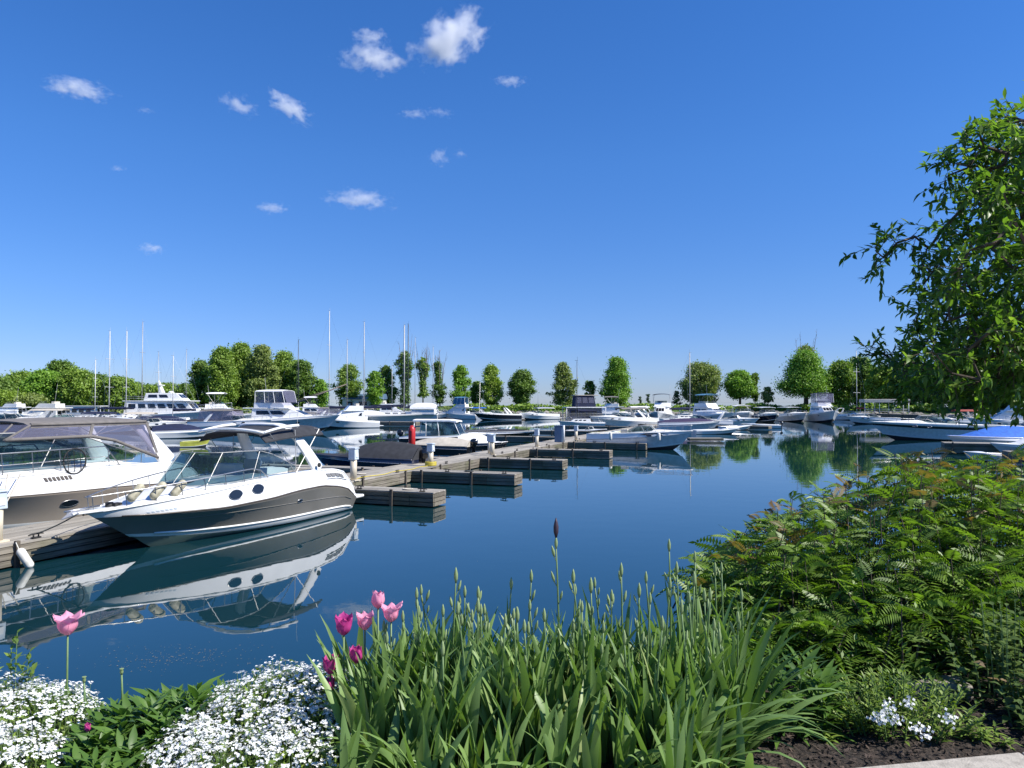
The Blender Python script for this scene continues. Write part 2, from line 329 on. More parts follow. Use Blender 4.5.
# ------------------------------------------------------------ boats
class Hull:
    def __init__(s, L, B, fb, fs, pz=1.5, bow=2.4, wch=0.86, rake=0.90, zs=None, sb=None, flare=0.8, tn=26, tumble=0.05):
        s.tumble = tumble; s.stripew = .07
        s.L, s.B, s.fb, s.fs, s.pz, s.bow, s.wch, s.rake, s.zsl, s.sbl, s.flare, s.tn = L, B, fb, fs, pz, bow, wch, rake, zs, sb, flare, tn
    def zs(s, t):
        if s.zsl:
            return float(np.interp(t, [a for a, _ in s.zsl], [b for _, b in s.zsl]))
        return s.fs + (s.fb - s.fs) * t ** s.pz
    def w(s, t): return s.wf(t) * (1 - s.tumble)
    def wf(s, t): return s.B / 2 * (0.93 + 0.07 * min(1, t / .3)) * (1 - max(0, (t - .42) / .58) ** s.bow)
    def wc(s, t): return s.B / 2 * s.wch * (1 - max(0, (t - .30) / .70) ** 1.9)
    def zc(s, t): return 0.03 + 0.30 * s.fb * t ** 3.2
    def sb(s, t):
        if s.sbl: return float(np.interp(t, [a for a, _ in s.sbl], [b for _, b in s.sbl]))
        return 0.72
    def pt(s, t, q, side=1, off=0.0):
        a = Vector((-s.L / 2 + s.L * s.rake * t, s.wc(t), s.zc(t))); b = Vector((-s.L / 2 + s.L * t, s.wf(t), s.zs(t)))
        p = a.lerp(b, q); sb = s.sb(t); p.y = a.y + (b.y - a.y) * min(1, q / sb) ** (1 + s.flare * t) - s.tumble * s.wf(t) * max(0, (q - sb) / (1 - sb)); p.y = p.y * side
        return p
    def nrm(s, t, q, side=1):
        e = 1e-3; a = s.pt(min(t + e, 1), q, side) - s.pt(max(t - e, 0), q, side); b = s.pt(t, min(q + e, 1), side) - s.pt(t, max(q - e, 0), side)
        n = a.cross(b) if side < 0 else b.cross(a)
        n.normalize()
        if n.y * side < 0: n = -n
        return n
    def x(s, t): return -s.L / 2 + s.L * t
    def t_of(s, x): return (x + s.L / 2) / s.L
    def mesh(s, name, mats, parent, boot=True, bands=None):
        """mats: [bottom/boot, lower, upper, antifoul, stripe]"""
        mb = MB(); ts = [1 - (1 - i / s.tn) ** 1.35 for i in range(s.tn + 1)]
        for side in (1, -1):
            rows = []
            kz = [-.32 + (s.zc(1) + .30) * max(0, (t - .78) / .22) ** 2 for t in ts]
            rows.append([(-s.L / 2 + s.L * s.rake * .985 * t, 0, kz[i]) for i, t in enumerate(ts)])
            rows.append([tuple(s.pt(t, 0, side)) for t in ts])
            rows.append([tuple(s.pt(t, .11, side) + Vector((0, .0, 0))) for t in ts])
            for k in (.45, .8, .96): rows.append([tuple(s.pt(t, .11 + (s.sb(t) - .11) * k, side)) for t in ts])
            rows.append([tuple(s.pt(t, s.sb(t), side)) for t in ts])
            rows.append([tuple(s.pt(t, s.sb(t) + (1 - s.sb(t)) * s.stripew, side)) for t in ts])
            for k in (.5, .93, 1): rows.append([tuple(s.pt(t, s.sb(t) + (1 - s.sb(t)) * k, side)) for t in ts])
            mm = [3, 0, 1, 1, 1, 1, 4, 2, 2, 2]
            mb.grid(rows, lambda i, j: mm[i], True, side < 0)
            # rub rail
            mb.tube([s.pt(t, 1, side) for t in ts], 0.028, 5, 2)
        ring = [s.pt(0, q, 1) for q in (0, .11, s.sb(0), 1)] + [s.pt(0, q, -1) for q in (1, s.sb(0), .11, 0)] + [Vector((-s.L / 2, 0, -.32))]
        mb.add(ring, [list(range(len(ring)))[::-1]], 2)
        return mb.build(name, mats, parent)
    def deck(s, name, mat, parent, crown=0.25, ck=(.08, .45, .72, .5), peak=.62, ns=44):
        """deck with a well ck=(t0,t1,width fraction,depth) or None; crown peaks at t=peak"""
        ts = [i / ns for i in range(ns + 1)]
        fr = [1, .96, .86, .74, .735, .55, .3, 0]; fr = fr + [-x for x in fr[-2::-1]]
        if ck:
            e = 0.002; ts = sorted(set([t for t in ts] + [ck[0] - e, ck[0], ck[1], ck[1] + e]))
        rows = []
        for t in ts:
            c = crown * math.exp(-((t - peak) / .22) ** 2) * (1 if t > peak else .6) if crown else 0
            if t > .97: c *= max(0, (1 - t) / .03)
            row = []
            for f in fr:
                y = s.w(t) * f; z = s.zs(t) + .01 + c * (1 - abs(f) ** 3)
                if ck and ck[0] <= t <= ck[1] and abs(f) < ck[2] + .02 and abs(f) < .737: z = s.zs(t) - ck[3]
                row.append((s.x(t), y, z))
            rows.append(row)
        return MB().grid(rows, 0, True, True).build(name, mat, parent)
    def rail(s, parent, t0=.55, t1=.985, h=.5, n=7, r=.014, inset=.93, base=0.0, mat='steel', seg=5, mid=False):
        mb = MB()
        for side in (1, -1):
            tt = [t0 + (t1 - t0) * i / 14 for i in range(15)]
            def top(t, hh=h):
                k = min(1, (t - t0) / .05 + .02); 
                return Vector((s.x(t) + .05, s.w(t) * inset * side, s.zs(t) + base + hh * k))
            mb.tube([top(t) for t in tt] + ([Vector((s.x(t1) + .18, 0, s.zs(t1) + h))] if side > 0 else [Vector((s.x(t1) + .18, 0.01, s.zs(t1) + h))]), r, seg)
            if mid: mb.tube([top(t, h * .5) for t in tt], r * .6, 4)
            for i in range(n):
                t = t0 + .04 + (t1 - t0 - .04) * i / (n - 1)
                mb.tube([Vector((s.x(t), s.w(t) * inset * side, s.zs(t))), top(t)], r * .9, 4)
        return mb.build('bow_rail', M[mat], parent)
    def ports(s, parent, places, rx=.19, rz=.10, mat='darkglass', side=None, name='porthole'):
        for (t, q) in places:
            for sd in ((1, -1) if side is None else (side,)):
                p = s.pt(t, q, sd); n = s.nrm(t, q, sd); u = Vector((1, 0, 0)); u = (u - n * u.dot(n)).normalized(); v = n.cross(u)
                mb = MB(); N = 20
                pts = [p + u * (rx * math.cos(2 * math.pi * k / N)) + v * (rz * math.sin(2 * math.pi * k / N)) - n * .03 for k in range(N)]
                mb.poly(pts if sd * 1 > 0 else pts, n * .045, 0)
                ring = [p + u * (rx * 1.08 * math.cos(2 * math.pi * k / N)) + v * (rz * 1.12 * math.sin(2 * math.pi * k / N)) + n * .008 for k in range(N + 1)]
                mb.tube(ring, .012, 5, 1, cap=False)
                mb.build(name, [M[mat], M['steel']], parent)

def windshield(h, parent, t0, t1, tf, hgt, lean=.55, inset=.80, base=.05, tint='glass', fr='alu', r=.02, crown=0):
    """curved windshield; side panels t0..t1, front bulges to tf"""
    foot = []
    for i in range(5):
        t = t0 + (t1 - t0) * i / 4; foot.append(Vector((h.x(t), h.w(t) * inset, h.zs(t) + base + crown * .4)))
    for i in range(1, 4):
        a = i / 4 * math.pi / 2; t = t1 + (tf - t1) * math.sin(a); foot.append(Vector((h.x(t), h.w(t1) * inset * math.cos(a) ** .6, h.zs(t) + base + crown * (.4 + .6 * math.sin(a)))))
    foot.append(Vector((h.x(tf), 0, h.zs(tf) + base + crown)))
    full = foot + [Vector((p.x, -p.y, p.z)) for p in foot[-2::-1]]
    n = len(full); top = []
    for i, p in enumerate(full):
        k = min(i, n - 1 - i) / (n // 2); hh = hgt * min(1, .15 + k * 2.6)
        top.append(Vector((p.x - lean * (.25 + .75 * k) * hgt / .5, p.y * .90, full[0].z + hh + (0 if k < .4 else .02))))
    f = MB().tube(full, r, 5).tube(top, r * 1.1, 5)
    for i in range(0, n, 3 if n > 10 else 2): f.tube([full[i], top[i]], r * .9, 4)
    f.tube([full[n // 2], top[n // 2]], r * .9, 4)
    fo = f.build('windshield_frame', M[fr], parent)
    g = MB().grid([full, top], 0, True).build('glass', M[tint], fo)
    return fo, full, top

def arch(h, parent, tb, tt, ztop, inset=.93, wtop=.80, wid=.38, th=.09, mat='white', zb=0.0, name='radar_arch'):
    """sweeping arch: base at t=tb on the gunwales, top at t=tt"""
    pts = []; N = 22
    for i in range(N + 1):
        a = math.pi * i / N; ca, sa = math.cos(a), math.sin(a)
        k = abs(sa) ** .55
        y = h.w(tb) * inset * (abs(ca) ** .35) * (1 if ca > 0 else -1) * (1 - (1 - wtop) * k)
        z = h.zs(tb) + zb + (ztop - h.zs(tb) - zb) * k
        x = h.x(tb) + (h.x(tt) - h.x(tb)) * k
        pts.append((Vector((x, y, z)), 1.25 - .45 * k))
    mb = MB(); G = []
    for i, (p, s_) in enumerate(pts):
        a = pts[max(i - 1, 0)][0]; b = pts[min(i + 1, N)][0]; t = (b - a).normalized(); ux = Vector((1, 0, 0)); ux = (ux - t * ux.dot(t)).normalized(); n = t.cross(ux)
        wv = ux * wid / 2 * s_; tv = n * th / 2
        G.append([p - wv, p - wv * .7 + tv, p + wv * .7 + tv, p + wv, p + wv * .7 - tv, p - wv * .7 - tv, p - wv])
    return mb.grid(G, 0, True).build(name, M[mat], parent)

def bimini(h, parent, t0, t1, z, w, mat, camber=.14, frames=3, drop=.10, name='bimini', zb=None, lean=.25, tail=0.0, under=None):
    x0, x1 = h.x(t0), h.x(t1); G = []
    for i in range(9):
        u = i / 8; x = x0 + (x1 - x0) * u; e = 1 - (2 * u - 1) ** 4 * .5; row = []
        for j in range(11):
            v = -1 + 2 * j / 10; zz = z + camber * (1 - v * v) * e - drop * abs(v) ** 8 - tail * u ** 2.5
            row.append((x, w * v, zz))
        G.append(row)
    o = MB().sheet(G, .035, 0, True, None if under is None else 1).build(name, [M[mat], M[under or mat]], parent)
    f = MB()
    if zb is None: zb = h.zs((t0 + t1) / 2)
    mid = (x0 + x1) / 2
    for i in range(frames):
        x = x0 + (x1 - x0) * (i + .15) / (frames - .7)
        for s_ in (1, -1): f.tube([Vector((mid, w * 1.0 * s_, zb)), Vector((x, w * .97 * s_, z - .06))], .014, 4)
        f.tube([Vector((x, w * .97 * (1 - 2 * k / 6), z - .03 + camber * (1 - (1 - 2 * k / 6) ** 2) * .8 - .03)) for k in range(7)], .014, 4)
    f.build('canopy_frame', M['alu'], o)
    return o

def frustum(mb, x0, x1, w0, w1, z0, z1, rf=.6, rb=.1, ts=.88, mat=0, wf=None):
    """cabin block x0 aft..x1 front; w half widths aft/front; front rake rf, back rake rb; top side factor ts. returns faces"""
    b = [Vector((x0, -w0, z0)), Vector((x1, -w1, z0)), Vector((x1, w1, z0)), Vector((x0, w0, z0))]
    t = [Vector((x0 + rb, -w0 * ts, z1)), Vector((x1 - rf, -w1 * ts, z1)), Vector((x1 - rf, w1 * ts, z1)), Vector((x0 + rb, w0 * ts, z1))]
    mb.add(b + t, [(3, 2, 1, 0), (4, 5, 6, 7), (0, 1, 5, 4), (1, 2, 6, 5), (2, 3, 7, 6), (3, 0, 4, 7)], mat)
    return {'stb': (b[0], b[1], t[1], t[0]), 'front': (b[1], b[2], t[2], t[1]), 'port': (b[2], b[3], t[3], t[2]), 'back': (b[3], b[0], t[0], t[3]), 'top': (t[0], t[1], t[2], t[3])}

def windows(fc, face, spec, parent, mat='darkglass', name='window'):
    for (u0, u1, v0, v1) in spec:
        m = MB(); patch(m, fc[face], u0, u1, v0, v1, .014); m.build(name, M[mat], parent)

def place(px, py, heading_px=None, ang=0.0):
    """world point for waterline pixel; ang = heading in degrees (0 = right, 90 = away from viewer)"""
    p = at(px, py); return (p.x, p.y, 0), R(ang)

def hm(low='white', up='white', boot='white', stripe='stripe'): return [M[boot], M[low], M[up], M['antifoul'], M[stripe]]

def outboard(parent, x, z, name='outboard_motor', mat='black', y=0, s=1.0):
    mb = MB(); c = Vector((x, y, z))
    G = []
    for i, (zz, r) in enumerate(((0, .10), (.08, .17), (.28, .2), (.42, .17), (.48, .06))):
        G.append([(x - .05 + r * 1.35 * s * math.cos(2 * math.pi * k / 12), y + r * s * math.sin(2 * math.pi * k / 12), z + zz * s) for k in range(13)])
    mb.grid(G, 0, True)
    mb.box((x - .03, y, z - .35 * s), (.2 * s, .09, .75 * s), 0, 0); mb.box((x - .1, y, z - .72 * s), (.5 * s, .26, .03), 0, 0)
    mb.box((x + .14, y, z - .08), (.2, .2, .18), 0, 0)
    return mb.build(name, M[mat], parent)

def express(px, py, ang, L, label, B=None, low='white', up='white', fb=None, canvas=None, archm='white', bim=None, group=None, stripe='stripe', name='motor_cruiser', cat='motorboat', sb=None, hardtop=None, win=True, loc=None, enclosure=False, stripew=.07):
    B = B or L * .30; fb = fb or (.35 + L * .115)
    if loc is None: loc, rz = place(px, py, ang=ang)
    else: rz = R(ang)
    root = empty(name, loc, rz, label, cat, group)
    h = Hull(L, B, fb, fb * .80, sb=sb or [(0, .45), (.3, .58), (1, .72)], tn=18); h.stripew = stripew
    h.mesh('hull', hm(low, up, stripe=stripe), root); h.deck('deck', M['deck'], root, crown=.22 * L / 9, ck=(.06, .44, .72, .45))
    zt = h.zs(.5)
    windshield(h, root, .40, .56, .66, .48 * L / 9 + .05, lean=.4, inset=.82, crown=.05)
    if archm: arch(h, root, .22, .33, zt + 1.15 * (L / 9) ** .4, mat=archm, wid=.32)
    if bim: bimini(h, root, .10 if not archm else .14, .56, zt + 1.22 * (L / 9) ** .4, B * .36, bim)
    if hardtop:
        G = [[(h.x(.12 + .44 * i / 6), B * .38 * (-1 + 2 * j / 6), zt + 1.2 + .08 * (1 - (-1 + j / 3) ** 2) - .05 * (2 * i / 6 - 1) ** 2) for j in range(7)] for i in range(7)]
        MB().sheet(G, .09).build('hardtop', M[hardtop], root)
    if enclosure:
        e = MB()
        for s_ in (1, -1):
            e.grid([[(h.x(.14 + .42 * i / 5), B * .36 * s_, zt + 1.14) for i in range(6)], [(h.x(.12 + .46 * i / 5), B * .40 * s_, zt + .05) for i in range(6)]], 0, False)
        e.grid([[(h.x(.56), B * .36 * (-1 + j / 3), zt + 1.16) for j in range(7)], [(h.x(.60), B * .30 * (-1 + j / 3), zt + .45) for j in range(7)]], 0, False)
        e.build('side_curtain', M['vinyl'], root)
    h.rail(root, .55, .98, .42, 6, .016)
    if win: h.ports(root, [(.62, .82), (.72, .82)], .2, .07)
    sw = MB().box((-L / 2 - .32, 0, .32), (.68, B * .82, .09)); sw.build('swim_platform', M[up], root, bevel=.03)
    st = MB(); st.box((h.x(.09), 0, zt - .25), (.5, B * .6, .38)); st.box((h.x(.36), -B * .2, zt - .1), (.5, .5, .7)); st.build('seat', M['seat'], root)
    return root

def flybridge(px, py, ang, L, label, B=None, low='white', up='white', bim=None, group=None, encl=None, name='flybridge_cruiser', cat='motorboat', fb=None, loc=None, canopy_z=0, tower=False):
    B = B or L * .31; fb = fb or (.5 + L * .115)
    if loc is None: loc, rz = place(px, py, ang=ang)
    else: rz = R(ang)
    root = empty(name, loc, rz, label, cat, group)
    h = Hull(L, B, fb, fb * .62, pz=1.3, sb=[(0, .8), (1, .86)], tn=18)
    h.mesh('hull', hm(low, up), root); h.deck('deck', M['deck'], root, crown=.12, ck=(.04, .22, .74, .4))
    zd = h.zs(.4)
    m = MB(); fc = frustum(m, h.x(.24), h.x(.80), B * .40, B * .20, zd - .05, zd + 1.25, rf=L * .22, rb=.05, ts=.86)
    cb = m.build('cabin', M[up], root, bevel=.05)
    windows(fc, 'stb', [(.10, .36, .48, .82), (.40, .66, .48, .80)], cb); windows(fc, 'port', [(.34, .60, .48, .80), (.64, .90, .48, .82)], cb)
    windows(fc, 'front', [(.06, .32, .45, .85), (.36, .64, .45, .85), (.68, .94, .45, .85)], cb); windows(fc, 'back', [(.15, .5, .1, .85), (.55, .88, .4, .85)], cb)
    z1 = zd + 1.25; m = MB()
    frustum(m, h.x(.16), h.x(.58), B * .38, B * .30, z1 + .003, z1 + .12, rf=.1, rb=0, ts=.99)
    fx0, fx1 = h.x(.26), h.x(.54)
    fc2 = frustum(m, fx0, fx1, B * .35, B * .27, z1 + .12, z1 + .72, rf=.55, rb=-.02, ts=.94)
    fl = m.build('flybridge', M[up], root, bevel=.03)
    m = MB().box((fx0 + .7, 0, z1 + .85), (.45, B * .4, .4)); m.build('seat', M['seat'], fl)
    ws = MB(); ws.grid([[(fx1 - .55, B * .25 * v, z1 + .72) for v in (-1, 0, 1)], [(fx1 - .75, B * .24 * v, z1 + 1.05) for v in (-1, 0, 1)]], 0, False); ws.build('flybridge_windscreen', M['glass'], fl)
    if bim:
        zc = z1 + 2.15 + canopy_z; t0, t1 = .27, .52
        bimini(h, root, t0, t1, zc, B * .34, bim, zb=z1 + .7)
        if encl:
            e = MB()
            for s_ in (1, -1): e.grid([[(h.x(t0 + (t1 - t0) * i / 4), B * .33 * s_, zc - .06) for i in range(5)], [(h.x(t0 - .005 + (t1 - t0 + .01) * i / 4), B * .335 * s_, z1 + .72) for i in range(5)]], 0, False)
            e.grid([[(h.x(t1), B * .33 * v, zc - .06) for v in (-1, -.5, 0, .5, 1)], [(h.x(t1) + .5, B * .29 * v, z1 + .75) for v in (-1, -.5, 0, .5, 1)]], 0, False)
            e.build('side_curtain', M[encl], root)
            e = MB()
            for s_ in (1, -1):
                for i in range(4):
                    xx = h.x(t0 + (t1 - t0) * i / 3); e.tube([(xx, B * .335 * s_, zc - .05), (xx + .12 * i, B * .34 * s_, z1 + .72)], .035, 4)
            e.build_each('curtain_post', M['white'], root)
    h.rail(root, .50, .985, .6, 8, .016)
    h.ports(root, [(.70, .62)], .22, .09)
    MB().box((-L / 2 - .3, 0, .3), (.62, B * .8, .08)).build('swim_platform', M[up], root, bevel=.03)
    a = MB().tube([(fx0 + .2, B * .3, z1 + .6), (fx0 - .2, B * .3, z1 + 3.4 + .4)], .014, 4); a.build('antenna', M['mast_white'], root)
    return root

def mast_rig(root, L, mx, mz, mh, B, mastm='alu', boom=True, cover='canvas_navy', spread=2, h=None, r=.075, furl=None):
    m = MB().tube([(mx, 0, mz), (mx, 0, mh)], [r, r * .8], 6)
    for k in range(spread):
        z = mz + (mh - mz) * (k + 1) / (spread + 1.0); m.tube([(mx, -B * .36, z + .03), (mx, B * .36, z + .03)], .03, 4)
    m.tube([(mx - .05, 0, mh - .02), (mx - .05, 0, mh + .6)], .014, 4); m.box((mx + .1, 0, mh + .08), (.4, .04, .04))
    mast = m.build('mast', M[mastm], root)
    st = MB(); sr = .007
    zb = h.zs(.98) if h else mz
    st.tube([(L / 2 - .15, 0, zb), (mx, 0, mh - .1)], sr, 3); st.tube([(-L / 2 + .1, 0, h.zs(0) if h else mz), (mx, 0, mh)], sr, 3)
    for s_ in (1, -1):
        z = mz + (mh - mz) * .5
        st.tube([(mx - .05, B * .46 * s_, mz - .3), (mx, B * .36 * s_, mz + (mh - mz) * .66), (mx, 0, mh - .2)], sr, 3)
    st.build('stay', M['steel'], mast)
    if furl: MB().tube([(L / 2 - .25, 0, zb + .5), (mx + .12, 0, mh - .6)], [.05, .025], 6).build('furled_jib', M[furl], root)
    if boom:
        bl = min(L * .40, mx + L / 2 - .6)
        MB().tube([(mx, 0, mz + 1.0), (mx - bl, 0, mz + 1.05)], .06, 5).build('boom', M[mastm], root)
        G = []
        for i in range(9):
            u = i / 8; rr = .20 * (1 - .45 * u); x = mx - .1 - bl * u
            G.append([(x, rr * .75 * math.cos(a), mz + 1.12 + rr * 1.15 * math.sin(a) + .02 * math.sin(u * 19)) for a in [2 * math.pi * k / 8 for k in range(9)]])
        MB().grid(G, 0, True).build('sail_cover', M[cover], root)

def sailboat(px, py, ang, L, label, mh, low='white', up='white', mastm='alu', cover='canvas_navy', dodger=None, group=None, furl=None, name='sailboat', mx=.08, dome=None, loc=None, r=.075, stripe='navy'):
    B = L * .30; fb = .45 + L * .085
    if loc is None: loc, rz = place(px, py, ang=ang)
    else: rz = R(ang)
    root = empty(name, loc, rz, label, 'sailboat', group)
    h = Hull(L, B, fb, fb * .78, pz=1.8, bow=2.0, wch=.72, sb=[(0, .82), (1, .86)], tn=16, rake=.88)
    h.mesh('hull', hm(low, up, stripe=stripe), root); h.deck('deck', M['deck'], root, crown=.08, ck=(.05, .30, .5, .35), ns=24)
    z = h.zs(.5); m = MB(); fc = frustum(m, h.x(.30), h.x(.74), B * .30, B * .16, z, z + .42, rf=.6, rb=.05, ts=.9)
    cb = m.build('cabin', M['white'], root, bevel=.04)
    for f in ('stb', 'port'): windows(fc, f, [(.15, .3, .35, .75), (.37, .52, .35, .75), (.6, .75, .35, .75)], cb)
    mast_rig(root, L, mx * L, z + .4, mh, B, mastm, cover=cover, h=h, furl=furl, r=r)
    if dodger:
        G = [[(h.x(.27 + .12 * i / 5), B * .30 * (-1 + 2 * j / 8), z + .42 + .62 * math.sin(math.pi * (.35 + .65 * (1 - i / 5)) * .5) * (1 - (-1 + j / 4) ** 4) + 0) for j in range(9)] for i in range(6)]
        MB().sheet(G, .03).build('dodger', M[dodger], root)
    if dome:
        G = [[(h.x(.22) + 3.6 * (i / 8 - .5) , B * .48 * math.cos(math.pi * j / 12) , z - .1 + (1.9 * math.sin(math.pi * j / 12) ** .6) * (1 - (2 * i / 8 - 1) ** 6 * .35)) for j in range(13)] for i in range(9)]
        d = MB().grid(G, 0, True); d.build('cockpit_tent', M[dome], root)
    h.rail(root, .02, .98, .55, 9, .011, mid=True)
    return root

def covered(px, py, ang, L, label, low='navy', cov='canvas_grey', peak=.9, pk=.35, group=None, name='covered_boat', motor=True, cat='covered boat', fb=None, up=None, loc=None, bowcov=1.0, motorm='black'):
    B = L * .36; fb = fb or (.5 + L * .06)
    if loc is None: loc, rz = place(px, py, ang=ang)
    else: rz = R(ang)
    root = empty(name, loc, rz, label, cat, group)
    h = Hull(L, B, fb, fb * .85, sb=[(0, .72), (1, .80)], tn=18)
    h.mesh('hull', hm(low, up or low, stripe='white'), root)
    G = []
    n = 20
    for i in range(n + 1):
        t = bowcov * i / n
        pkh = peak * (max(0, 1 - ((t - pk) / (.42 if t > pk else .5)) ** 2)) ** .9 + .10 * (1 - t)
        row = []
        for j in range(13):
            v = -1 + j / 6; a = abs(v)
            sag = .05 * math.sin(t * 17 + 1) * math.sin(a * 5)
            row.append((h.x(t), h.w(t) * 1.025 * v, h.zs(t) - .06 * (a > .99) + .03 + pkh * (1 - a) ** .85 * .98 + sag * (1 - a) * a * 3))
        G.append(row)
    MB().grid(G, 0, True, True).build('boat_cover', M[cov], root)
    m = MB(); m.poly([(h.x(0) - .01, y, z) for y, z in ((-B * .45, h.zs(0) - .02), (B * .45, h.zs(0) - .02), (0, h.zs(0) + .03 + G[0][6][2] - h.zs(0)))], (.02, 0, 0)); m.build('cover_end', M[cov], root)
    if motor: outboard(root, -L / 2 - .18, fb * .75 + .1, mat=motorm)
    else: MB().box((-L / 2 - .3, 0, .28), (.6, B * .8, .08)).build('swim_platform', M['white'], root, bevel=.03)
    return root

def hardtop_boat(px, py, ang, L, label, low='black', up='white', roof='canvas_white', group=None, name='pilothouse_boat', encl='glass'):
    B = L * .34; fb = .5 + L * .085
    loc, rz = place(px, py, ang=ang); root = empty(name, loc, rz, label, 'motorboat', group)
    h = Hull(L, B, fb, fb * .75, sb=[(0, .86), (1, .90)], tn=18)
    h.mesh('hull', hm(low, up, stripe=up), root); h.deck('deck', M['deck'], root, crown=.15, ck=(.06, .55, .74, .45), peak=.7)
    z = h.zs(.4); zr = z + 1.25
    G = [[(h.x(.14 + .46 * i / 6), B * .42 * (-1 + 2 * j / 6), zr + .07 * (1 - (-1 + j / 3) ** 2) - .08 * (i > 5)) for j in range(7)] for i in range(7)]
    MB().sheet(G, .12).build('hardtop', M[roof], root)
    m = MB()
    for s_ in (1, -1):
        for t, tb in ((.16, .14), (.28, .28), (.40, .42), (.57, .64)): m.tube([(h.x(tb), B * .43 * s_, z - .02), (h.x(t), B * .40 * s_, zr - .1)], .035, 5)
    m.build_each('roof_post', M['white'], root)
    e = MB()
    for s_ in (1, -1): e.grid([[(h.x(.28), B * .40 * s_, zr - .1), (h.x(.57), B * .40 * s_, zr - .1)], [(h.x(.28), B * .43 * s_, z), (h.x(.64), B * .43 * s_, z)]], 0, False)
    e.grid([[(h.x(.57), B * .40 * v, zr - .1) for v in (-1, 0, 1)], [(h.x(.64), B * .40 * v, z + .1) for v in (-1, 0, 1)]], 0, False)
    e.build('windshield', M[encl], root)
    m = MB().box((h.x(.35), B * .18, z - .05), (.5, .5, .8)).box((h.x(.35), -B * .18, z - .05), (.5, .5, .8)); m.build('seat', M['seat'], root)
    h.rail(root, .62, .98, .32, 5, .015)
    outboard(root, -L / 2 - .2, fb * .8)
    return root

def dinghy(px, py, ang, L, label, low='white', group=None, inside='seat', motor=False, name='small_runabout', cat='small boat', wind=False):
    loc, rz = place(px, py, ang=ang); B = L * .40; root = empty(name, loc, rz, label, cat, group)
    h = Hull(L, B, .62, .45, sb=[(0, .8), (1, .86)], tn=14); h.mesh('hull', hm(low, low if low not in ('maroon',) else 'white'), root)
    h.deck('deck', M['white'], root, crown=.08, ck=(.08, .62, .72, .32), ns=24)
    m = MB().box((h.x(.2), 0, .32), (.4, B * .6, .22)).box((h.x(.45), 0, .34), (.35, B * .55, .25)); m.build('bench', M[inside], root)
    if wind: windshield(h, root, .50, .60, .70, .3, lean=.3, inset=.8)
    if motor: outboard(root, -L / 2 - .15, .5, s=.8)
    return root
# ------------------------------------------------------------ the setting: water, far bank, garden ground
def sm(a, b, x):
    t = np.clip((x - a) / (b - a), 0, 1); return t * t * (3 - 2 * t)

wm = bpy.data.materials.new('marina_water'); wm.use_nodes = True; n = wm.node_tree; b = n.nodes['Principled BSDF']
b.inputs['Base Color'].default_value = (0.004, 0.028, 0.036, 1); b.inputs['Roughness'].default_value = 0.015; b.inputs['IOR'].default_value = 1.75
b.inputs['Specular IOR Level'].default_value = 0.5
tc = n.nodes.new('ShaderNodeTexCoord'); nz = n.nodes.new('ShaderNodeTexNoise'); nz.inputs['Scale'].default_value = 0.9; nz.inputs['Detail'].default_value = 3
n.links.new(tc.outputs['Object'], nz.inputs[0])
n2 = n.nodes.new('ShaderNodeTexNoise'); n2.inputs['Scale'].default_value = 0.03; n2.inputs['Detail'].default_value = 2; n.links.new(tc.outputs['Object'], n2.inputs[0])
mu = n.nodes.new('ShaderNodeMath'); mu.operation = 'MULTIPLY'; n.links.new(nz.outputs['Fac'], mu.inputs[0]); n.links.new(n2.outputs['Fac'], mu.inputs[1])
bp = n.nodes.new('ShaderNodeBump'); bp.inputs['Distance'].default_value = 0.006; bp.inputs['Strength'].default_value = 1
n.links.new(mu.outputs[0], bp.inputs['Height']); n.links.new(bp.outputs[0], b.inputs['Normal'])
V = [(-9000, -40, 0), (9000, -40, 0), (9000, 14000, 0), (-9000, 14000, 0)]
tag(MB().add(V, [(0, 1, 2, 3)]).build('water', wm), kind='structure')

# far bank: shoreline polyline in plan, then a strip that rises to a low grassy berm
gm = pmat('shore_grass', (0.10, 0.17, 0.035), 0.95, (0.05, 0.085, 0.02), 0.35, bump=0.15, bscale=1.2)
shore = [(-400, 130), (-150, 118), (-118, 128), (-96, 150), (-60, 168), (-20, 182), (20, 187), (60, 186), (78, 178), (95, 150), (104, 110), (98, 80), (88, 64), (95, 52), (130, 45), (400, 40)]
sp = []
for i in range(len(shore) - 1):
    for k in range(10):
        u = k / 10; sp.append((shore[i][0] * (1 - u) + shore[i + 1][0] * u, shore[i][1] * (1 - u) + shore[i + 1][1] * u))
sp = np.array(sp); 
for _ in range(6): sp[1:-1] = (sp[:-2] + 2 * sp[1:-1] + sp[2:]) / 4
tn = np.gradient(sp, axis=0); nn = np.stack([-tn[:, 1], tn[:, 0]], 1); nn /= np.linalg.norm(nn, axis=1)[:, None]
prof = [(-3, -1.2), (0, 0.05), (1.5, .7), (4, 1.1), (9, 1.6), (14, 2.3), (20, 2.5), (30, 1.8), (38, 0.6), (42, -1)]
G = [[(sp[i, 0] + nn[i, 0] * a, sp[i, 1] + nn[i, 1] * a, z + (.25 * math.sin(i * 1.7 + a) if z > .3 else 0)) for i in range(len(sp))] for a, z in prof]
tag(MB().grid(G, 0, True).build('far_bank', gm), kind='structure')
def shore_pt(px, back=0.0):
    """point on the bank seen at pixel column px, back metres inland"""
    k = (px - 512) / F; c = sp[:, 0] + nn[:, 0] * back; d = sp[:, 1] + nn[:, 1] * back
    e = np.abs(c / np.maximum(d, 1) - k) + np.where(d < 30, 9, 0); i = int(np.argmin(e)); return float(k * d[i]), float(d[i])
